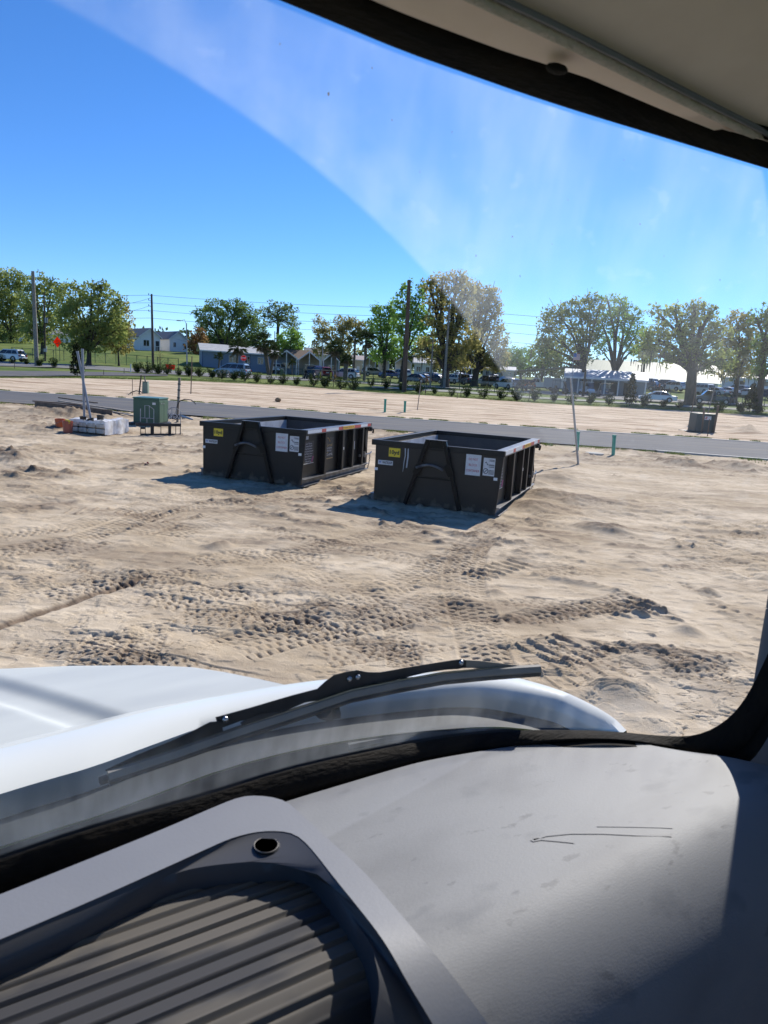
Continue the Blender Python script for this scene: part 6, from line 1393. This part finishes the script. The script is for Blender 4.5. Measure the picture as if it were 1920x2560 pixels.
# --- windshield, its rubber and the dust on it
gl_in = [(-900, 2400), (-600, 2322), (-300, 2238), (0, 2147), (174, 2086), (370, 2028), (521, 1985), (700, 1928), (820, 1899), (939, 1874), (1050, 1852), (1161, 1835), (1313, 1823.5), (1460, 1824), (1550, 1829), (1640, 1838), (1713, 1841), (1760, 1831), (1807, 1806), (1848, 1766), (1880, 1713), (1901, 1669), (1920, 1628)]
gl_out = [(-900, 2500), (-600, 2420), (-300, 2336), (0, 2245), (174, 2184), (370, 2118), (521, 2060), (700, 2005), (873, 1953), (980, 1920), (1080, 1896), (1242, 1869), (1378, 1850), (1450, 1846.5), (1514, 1846.5), (1580, 1852), (1651, 1866), (1730, 1886), (1804, 1890), (1845, 1874), (1880, 1826), (1914, 1766), (1945, 1700)]
in_b = [Wp(*p) for p in round_poly(gl_in, 120, 1)]; out_b = [Wp(*p, -.012) for p in round_poly(gl_out, 120, 1)]
def side(r0, pts): return pts
last = in_b[-1]; lo2 = out_b[-1]
top_in = [(1920, 424), (1793, 386), (1634, 338), (1475, 290), (1316, 239), (1157, 183), (998, 127), (839, 60), (690, 0), (300, -160), (-200, -360), (-700, -560)]
top_out = [(1935, 366), (1873, 347), (1754, 313), (1595, 259), (1475, 211), (1412, 181), (1364, 168), (1276, 146), (1157, 103), (998, 44), (894, 0), (500, -160), (0, -360), (-600, -590)]
in_t = [Wp(*p) for p in round_poly(top_in, 80, 1)]; out_t = [Wp(*p, -.012) for p in round_poly(top_out, 80, 1)]
ri = []
for s in np.linspace(0, 1, 24)[1:-1]:
    r = last[1] * (1 - s) + in_t[0][1] * s + .03 * math.sin(math.pi * s) ; z = last[2] * (1 - s) + in_t[0][2] * s; ri.append((Wf(r, z), r, z))
rj = [(f - .012, r + .055, z) for f, r, z in ri]; rj = [(Wf(r, z) - .012, r, z) for f, r, z in rj]
IN = in_b + ri + in_t; OUT = out_b + rj + out_t
def sec(a, b):
    a, b = np.array(a), np.array(b); n_ = np.array([-1.0, 0, .1]); w_ = np.linalg.norm(b - a); P = [a + n_ * .001]
    for u, h in ((.02, .003), (.22, .006), (.30, .008), (.6, .011), (.88, .008), (1.0, .0), (1.32, .012)): P.append(a + (b - a) * u + n_ * h)
    return [Q(*p) for p in P]
S_ = [sec(a, b) for a, b in zip(IN, OUT)]
MB().loft([[s[k] for s in S_] for k in range(8)]).build('window_seal', M['rubber'], truck, smooth=60)
# pane: white transparent sheet (clear glass), dust as a thin scattering film on its outside
gm = bpy.data.materials.new('clear_glass'); gm.use_nodes = True; t_ = gm.node_tree; t_.nodes.clear(); o_ = t_.nodes.new('ShaderNodeOutputMaterial'); tb = t_.nodes.new('ShaderNodeBsdfTransparent'); t_.links.new(tb.outputs[0], o_.inputs['Surface'])
def pane_sheet(off, rows=14):
    """cells between the lower and the upper edge of the glass"""
    lo_ = resample(np.array([(b[1], b[2]) for b in in_b] + [(p[1], p[2]) for p in ri[:11]]), 100); hi_ = resample(np.array([(p[1], p[2]) for p in in_t[::-1]][:] ), 100)
    hi_ = resample(np.array([(p[1], p[2]) for p in (in_t[::-1] + ri[::-1][:11])]), 100)
    R = []
    for s in np.linspace(0, 1, rows):
        q = lo_ * (1 - s) + hi_ * s; R.append([Q(Wf(r, z) + off, r, z) for r, z in q])
    return R
MB().loft(pane_sheet(.0)).build('windshield', gm, truck, smooth=60)
wind = [c for c in truck.children if c.name.startswith('windshield')][0]
fm = bpy.data.materials.new('windshield_dust'); fm.use_nodes = True; t_ = fm.node_tree; t_.nodes.clear(); N = t_.nodes.new; Lk = t_.links.new
o_ = N('ShaderNodeOutputMaterial'); vs_ = N('ShaderNodeVolumeScatter'); vs_.inputs['Anisotropy'].default_value = .45; vs_.inputs['Color'].default_value = (.90, .96, 1, 1); Lk(vs_.outputs[0], o_.inputs['Volume'])
tc_n = N('ShaderNodeTexCoord'); sx = N('ShaderNodeSeparateXYZ'); Lk(tc_n.outputs['Object'], sx.inputs[0])
def mth(op, a, b=None, clamp=False):
    m = N('ShaderNodeMath'); m.operation = op; m.use_clamp = clamp
    for i, v in enumerate((a, b)):
        if v is None: continue
        if isinstance(v, (int, float)): m.inputs[i].default_value = v
        else: Lk(v, m.inputs[i])
    return m.outputs[0]
def sstep(v, a, b):
    m = N('ShaderNodeMapRange'); m.interpolation_type = 'SMOOTHSTEP'; m.inputs['From Min'].default_value = a; m.inputs['From Max'].default_value = b; Lk(v, m.inputs['Value']); return m.outputs[0]
def nz(scale, st, det=3):
    mp = N('ShaderNodeMapping'); mp.inputs['Scale'].default_value = st; Lk(tc_n.outputs['Object'], mp.inputs['Vector']); q = N('ShaderNodeTexNoise'); q.inputs['Scale'].default_value = scale; q.inputs['Detail'].default_value = det; Lk(mp.outputs['Vector'], q.inputs['Vector']); return q.outputs['Fac']
dx = mth('ADD', sx.outputs['X'], .0898); dy = mth('ADD', mth('MULTIPLY', mth('SUBTRACT', sx.outputs['Z'], H), 1.0308), .6226)
rad = mth('SQRT', mth('ADD', mth('MULTIPLY', dx, dx), mth('MULTIPLY', dy, dy)))
unswept = sstep(rad, .829, .834); rimd = mth('SUBTRACT', 1.0, sstep(rad, .834, .90))
streak = sstep(nz(1, (34, 34, 5.5), 5), .36, .74); blot = sstep(nz(1, (11, 11, 14), 6), .36, .66); spots = sstep(nz(1, (40, 40, 46), 3), .62, .72)
body_d = mth('ADD', mth('ADD', mth('MULTIPLY', blot, .34), mth('MULTIPLY', mth('MULTIPLY', streak, nz(1, (9, 9, 9), 3)), .75)), .42)
hgt = mth('ADD', mth('MULTIPLY', sstep(mth('SUBTRACT', sx.outputs['Z'], H), -.07, .13), .86), .14)
up = mth('MULTIPLY', mth('MULTIPLY', unswept, hgt), mth('ADD', body_d, mth('MULTIPLY', mth('MULTIPLY', rimd, blot), .8)))
lowm = mth('SUBTRACT', 1.0, sstep(mth('SUBTRACT', sx.outputs['Z'], H), -.385, -.315))
lowd = mth('MULTIPLY', lowm, mth('ADD', mth('ADD', mth('MULTIPLY', streak, .75), mth('MULTIPLY', blot, .45)), .18))
tot = mth('ADD', mth('ADD', up, mth('MULTIPLY', lowd, .95)), mth('MULTIPLY', mth('MULTIPLY', spots, unswept), .40))
Lk(mth('MULTIPLY', mth('ADD', tot, .02), 40.0), vs_.inputs['Density'])
A = pane_sheet(.003); B2 = pane_sheet(.0065); mb = MB(); mb.loft(A); mb.loft(B2)
nc = len(A[0]); nr = len(A); b0 = nr * nc
ring = [(0, j) for j in range(nc)] + [(i, nc - 1) for i in range(1, nr)] + [(nr - 1, j) for j in range(nc - 2, -1, -1)] + [(i, 0) for i in range(nr - 2, 0, -1)]
for (a, b), (c, d) in zip(ring, ring[1:] + ring[:1]): mb.f.append([a * nc + b, c * nc + d, b0 + c * nc + d, b0 + a * nc + b]); mb.m.append(0)
mb.build('dust_film', fm, wind)

M['bug'] = mat('dried_bug_speck', (.10, .075, .055), rough=.8)
bg_ = MB()
for px, py, r in ((821, 235, 0.00088), (1281, 591, 0.00077), (1050, 430, 0.00044), (930, 170, 0.00049), (1190, 640, 0.00055), (700, 110, 0.00044), (1420, 500, 0.00044), (1600, 560, 0.00061), (1660, 640, 0.00044), (1300, 690, 0.00055), (1480, 720, 0.00044), (1700, 480, 0.00039), (1560, 400, 0.00039), (1130, 330, 0.00039), (980, 300, 0.00044), (1380, 610, 0.00039), (1800, 700, 0.00049), (870, 330, 0.00033)):
    bg_.ball(Wp(px, py, .009)[1:2] + Wp(px, py, .009)[0:1] + (Wp(px, py, .009)[2] + H,), r, 1, (1, .4, 1.4), .3)
bg_.build('bug_specks', M['bug'], wind)
# --- wiper, outside the glass
def WQ(px, py, off=.03): return Q(*Wp(px, py, off))
wip = MB(); wip.tube([WQ(*p, .068) for p in ((271, 1942), (434, 1888), (593, 1832), (777, 1772), (876, 1738), (991, 1714), (1107, 1694), (1223, 1682), (1350, 1674))], .0066, 6)
wiper = wip.build('wiper', M['bladeup'], truck, smooth=50)
MB().tube([WQ(*p, .064) for p in ((272, 1953), (434, 1899), (593, 1843), (777, 1783), (876, 1749), (991, 1725), (1107, 1704), (1223, 1693), (1350, 1683))], .0040, 6).build('blade_rubber', M['black'], wiper, smooth=50)
MB().tube([WQ(*p, .070) for p in ((300, 1926), (434, 1880), (593, 1823), (777, 1762), (876, 1728), (991, 1705), (1107, 1684), (1223, 1674), (1335, 1668))], .0026, 5).build('blade_spine', M['chrome'], wiper, smooth=50)
M['wiperblack'] = mat('wiper_enamel', (.028, .029, .032), (.045, .045, .045), scale=30, rough=.38)
def plate(nm, top, bot, o0, o1, m):
    m = M['wiperblack'] if m is M['black'] else m; bot = [(x, y + 5) for x, y in bot]
    a = resample(top, 24); b = resample(bot, 24); R = []
    for k in range(24): R.append([WQ(*a[k], o0), WQ(*b[k], o0), WQ(*b[k], o1), WQ(*a[k], o1)])
    mb = MB().loft([list(r) for r in R], close=True); return mb.build(nm, m, wiper, smooth=40, bevel=.0008)
plate('wiper_yoke', [(538, 1793), (622, 1770), (730, 1738), (808, 1718), (812, 1702), (833, 1688), (880, 1675), (905, 1674), (925, 1682), (960, 1679), (1020, 1668), (1107, 1654), (1161, 1646), (1180, 1652)], [(549, 1817), (604, 1797), (676, 1786), (720, 1770), (760, 1752), (840, 1738), (914, 1722), (950, 1708), (972, 1700), (1010, 1690), (1060, 1678), (1107, 1670), (1150, 1667), (1172, 1663)], .074, .084, M['black'])
plate('wiper_lever', [(262, 1925), (340, 1888), (430, 1851), (480, 1828), (523, 1805), (552, 1802)], [(285, 1935), (350, 1905), (436, 1872), (490, 1850), (535, 1833), (560, 1830)], .072, .079, M['black'])
plate('wiper_lever', [(1165, 1650), (1200, 1652), (1250, 1658), (1300, 1664), (1322, 1668)], [(1165, 1664), (1200, 1666), (1250, 1671), (1300, 1675), (1322, 1677)], .072, .080, M['bladeup'])
for top, bot in (([(600, 1806), (650, 1784), (700, 1778), (760, 1772)], [(612, 1818), (655, 1798), (700, 1790), (760, 1780)]), ([(960, 1712), (1010, 1694), (1060, 1690), (1130, 1690)], [(965, 1722), (1012, 1706), (1060, 1700), (1130, 1698)])):
    plate('wiper_link', top, bot, .071, .076, M['black'])
hs_ = MB(); [hs_.ball(WQ(px, py, .072), .0042, 1) for px, py in ((563, 1798), (873, 1697), (894, 1692), (1153, 1657))]; hs_.build('rivet', M['chrome'], wiper, smooth=60)
MB().tube([WQ(806, 1772, .085), WQ(822, 1778, .09), WQ(845, 1772, .088)], .012, 8).build('pivot', M['black'], wiper, smooth=50)
MB().tube([WQ(845, 1742, .088), WQ(776, 1774, .09), WQ(593, 1836, .092), WQ(434, 1892, .10), WQ(250, 1952, .12)], .005, 8).build('wiper_arm', M['black'], wiper, smooth=50)

# --- dashboard: a pad whose rear edge rolls over towards the seats
RO, RR = .375, .10
def Dz(f, r=0):
    if f >= RO: return -.42
    u = (RO - f) / RR
    return -.42 - RR * (1 - math.sqrt(max(0, 1 - u * u))) if u < .96 else -.42 - RR * .72 - (RO - RR * .96 - f) * 7
edge = [(600, 2040), (722, 2000), (873, 1955), (1000, 1917), (1080, 1897), (1242, 1870), (1378, 1851), (1450, 1848), (1514, 1848), (1580, 1853), (1651, 1867), (1750, 1883), (1804, 1888), (1860, 1899), (1920, 1914), (2000, 1936), (2080, 1962)]
E3 = [hit(*p, lambda f, r: -.42) for p in round_poly(edge, 60, 2)]; er = np.array([p[1] for p in E3]); ef = np.array([p[0] for p in E3]); oo = np.argsort(er)
fe = lambda r: float(np.interp(r, er[oo], ef[oo]))
rows = []; rs = np.linspace(.274, .96, 70)
for r in rs:
    f0 = fe(r); col = [Q(f0 + .004, r, -.46), Q(f0 + .003, r, -.425), Q(f0, r, -.4205)]
    fr_ = min(RO, f0 - .02)
    for s in np.linspace(0, 1, 12)[1:]: f = f0 + (fr_ - f0) * s; col.append(Q(f, r, Dz(f) if f < RO else -.42))
    for th in np.linspace(math.asin(min(1, max(0, (RO - fr_) / RR))), math.pi * .42, 18)[1:]: col.append(Q(RO - RR * math.sin(th), r, -.42 - RR * (1 - math.cos(th))))
    x, y, z = col[-1]; col += [(x, y - .012, z - .05), (x, y - .02, z - .5)]
    rows.append(col)
# a faint wide panel line along the pad, then the scuffs lying on it
dash = MB().loft(rows).build('dashboard', M['dash'], truck, smooth=60)
def scuff(pts, r): 
    P = [hit(*p, lambda f, r_: Dz(f) + .0002) for p in pts]; MB().loft([[Q(f, rr_ - 0, z + .0004) for f, rr_, z in P], [Q(f - r * 2.2, rr_ + r * .3, Dz(f - r * 2.2) + .0006) for f, rr_, z in P]]).build('scuff_mark', M['scuff'], dash)
scuff([(1330, 2098), (1360, 2088), (1420, 2082), (1500, 2082), (1580, 2086), (1675, 2088)], .0012); scuff([(1325, 2100), (1345, 2096), (1390, 2100), (1430, 2104)], .0016); scuff([(1490, 2065), (1580, 2066), (1680, 2069)], .0007)
# black block standing for the shadowed gap under the glass, left of the pad
MB().box(-1.5, .27, .30, .655, H - .60, H - .462).build('shadow_gap_shelf', M['black'], truck)

# --- console tray with its ribbed mat
def Tz(f, r=0): return Dz(f) + .026
t_out = [(-320, 2364), (0, 2236), (231, 2144), (405, 2074), (550, 2011), (600, 1992), (640, 1988), (690, 1994), (716, 2004), (730, 2014), (810, 2088), (900, 2168), (960, 2236), (1023, 2311), (1075, 2370), (1127, 2434), (1183, 2508), (1222, 2562), (1340, 2740)]
t_in = [(-320, 2480), (0, 2349), (231, 2251), (405, 2173), (521, 2120), (570, 2098), (610, 2086), (650, 2078), (694, 2077), (725, 2081), (750, 2093), (781, 2124), (839, 2199), (897, 2270), (938, 2322), (974, 2374), (1023, 2464), (1084, 2562), (1180, 2740)]
t_wl = [(-320, 2520), (0, 2392), (200, 2300), (330, 2234), (440, 2180), (520, 2164), (600, 2156), (660, 2152), (720, 2150), (752, 2152), (775, 2160), (806, 2194), (840, 2236), (868, 2276), (900, 2322), (926, 2356), (944, 2420), (950, 2470), (935, 2560)]
K = 90
po = [hit(*p, Tz) for p in round_poly(t_out, K, 1)]; pi_ = [hit(*p, Tz) for p in round_poly(t_in, K, 2)]; pw = [hit(*p, lambda f, r: Tz(f) - .007) for p in round_poly(t_wl, K, 2)]
MB().loft([[Q(f + .012, r + .008, z - .05) for f, r, z in po], [Q(f + .003, r + .003, z - .006) for f, r, z in po], [Q(*p) for p in po], [Q(*(np.array(a) * .5 + np.array(b) * .5 + [0, 0, .0])) for a, b in zip(po, pi_)], [Q(f, r, z) for f, r, z in pi_]]).build('tray_rim', M['tray'], truck, smooth=28)
trim = MB().loft([[Q(f, r, z - .0005) for f, r, z in pi_], [Q(*(np.array(a) * .75 + np.array(b) * .25 + [0, 0, -.002])) for a, b in zip(pi_, pw)], [Q(*p) for p in pw], [Q(f - .002, r - .002, z - .010) for f, r, z in pw], [Q(f - .004, r - .003, z - .045) for f, r, z in pw]]).build('tray_recess', M['traydk'], truck, smooth=50)
sc0 = hit(668, 2114, lambda f, r: Tz(f) - .004)
bs = MB(); bs.lathe([(.0100, -.004), (.0112, .0), (.0100, .0012), (.0085, .0006), (.0075, -.012), (.001, -.0122)], c=(sc0[1], sc0[0], sc0[2] + H), n=22); scr = bs.build('screw_recess', M['black'], truck, smooth=50)
MB().lathe([(.0030, 0), (.0042, .001), (.0042, .002), (.002, .003), (.001, .003)], c=(sc0[1] - .002, sc0[0] - .004, sc0[2] + H - .010), n=12).build('screw', M['chrome'], scr, smooth=50)
MB().lathe([(.0098, .0012), (.0102, .0015), (.0106, .0012)], c=(sc0[1] - .001, sc0[0], sc0[2] + H), n=22).build('worn_ring', mat('worn_metal', (.22, .20, .18), rough=.6), scr, smooth=50)
# ribbed mat: grooves run across the truck
MZ0 = -.418; MF = .400; MRr = .05
def mz(f):
    if f >= MF: return MZ0
    u = min(1, (MF - f) / MRr); th = math.asin(u * .86); return MZ0 - MRr * (1 - math.cos(th)) * 1.0 - max(0, (MF - f) - MRr * .86) * 1.7
rows = []
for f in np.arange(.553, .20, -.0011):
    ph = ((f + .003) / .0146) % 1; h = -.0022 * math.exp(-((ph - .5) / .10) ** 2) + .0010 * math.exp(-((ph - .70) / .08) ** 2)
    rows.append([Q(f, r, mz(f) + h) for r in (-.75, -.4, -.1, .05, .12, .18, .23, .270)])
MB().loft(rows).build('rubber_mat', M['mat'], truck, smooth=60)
MB().box(-.7, .30, .18, .22, H - .75, H - .60).build('tray_base', M['traydk'], truck)

# --- roof lining
def hd(f, r): return .212 + .35 * (.42 - f)
def hh(px, py):
    a, b, c = tdir(px, py); t = (.212 + .35 * .42) / (c + .35 * a); return (a * t, b * t, c * t)
seam = [(2100, 412), (1920, 349), (1873, 320), (1754, 262), (1595, 181), (1396, 80), (1221, -2), (900, -160), (500, -340), (0, -560)]
fo = [tuple(np.array(p) + [-.004, 0, .001]) for p in [Wp(2160, 438, -.012)] + [Wp(*p, -.012) for p in round_poly(top_out, 79, 1)]]; se = [hh(*p) for p in round_poly(seam, 80, 1)]
MB().loft([[Q(*p) for p in fo], [Q(f - .004, r, z - .002) for f, r, z in fo], [Q(*(np.array(a) * .6 + np.array(b) * .4 + [0, 0, -.006])) for a, b in zip(fo, se)], [Q(f, r, z + .002) for f, r, z in se]]).build('headliner_front', M['head'], truck, smooth=50)
MB().tube([Q(f, r, z - .001) for f, r, z in se], .0052, 8).build('headliner_piping', M['piping'], truck, smooth=60)
MB().tube([Q(f - .0075, r, z - .0015) for f, r, z in se], .0022, 6).build('seam_thread', M['cabgrey'], truck, smooth=60)
MB().loft([[Q(f - .0015, r, z + .001) for f, r, z in se], [Q(f - .10, r, z + .035) for f, r, z in se], [Q(-.2, r * .8 - .1, .42) for f, r, z in se], [Q(-1.0, r * .8 - .1, .42) for f, r, z in se]]).build('headliner', M['headgrey'], truck, smooth=60)
MB().ball(Q(*(np.array(hh(1392, 172)) + [0.0, 0, .0])), .006, 2, (1.6, 1, .5)).build('trim_clip', M['rubber'], truck, smooth=60)
# --- right pillar, door and the closed cab shell
pr = [k for k in range(len(OUT)) if OUT[k][1] > .60 and -.385 < OUT[k][2] < .21]
pa = [OUT[k] for k in pr]
MB().loft([[Q(f + .004, r - .004, z) for f, r, z in pa], [Q(f - .03, r + .03, z) for f, r, z in pa], [Q(f - .12, r + .09, z) for f, r, z in pa], [Q(f - .26, max(r, .86) + .08, z) for f, r, z in pa]]).build('pillar_trim', M['cabgrey'], truck, smooth=60)
MB().box(.955, .99, -1.05, .50, H - 1.5, H - .28).box(.955, .99, -1.05, -.95, H - .279, H + .40).box(.955, .99, .05, .50, H - .279, H + .40).build('door', M['cabgrey'], truck)  # unseen front quarter filled in solid to block sun through the side window
MB().box(.962, 1.02, -1.1, .52, H + .401, H + .44).box(-1.75, 1.02, -1.1, .36, H + .441, H + .47).build('roof_panel', M['hoodpaint'], truck)
MB().box(-1.75, 1.0, -1.12, -1.06, H - 1.5, H - .25).box(-1.75, 1.0, -1.12, -1.06, H + .2, H + .40).build('rear_wall', M['cabpale'], truck)
MB().box(-1.75, -1.71, -1.05, .5, H - 1.5, H - .28).box(-1.75, -1.71, -1.05, -.95, H - .279, H + .40).box(-1.75, -1.71, .3, .45, H - .279, H + .40).build('door', M['cabgrey'], truck)
MB().box(-1.7, .95, -1.05, .66, H - 1.56, H - 1.5).build('cab_floor', M['cabpale'], truck)
MB().box(-1.7, .95, .60, .64, H - 1.5, H - .61).build('firewall', M['black'], truck)
tri = MB(); tri.tube([Q(.18, .9, -.62), Q(.30, .82, -.53), Q(.38, .80, -.47)], .003, 5); tri.build('panel_gap', M['black'], truck)
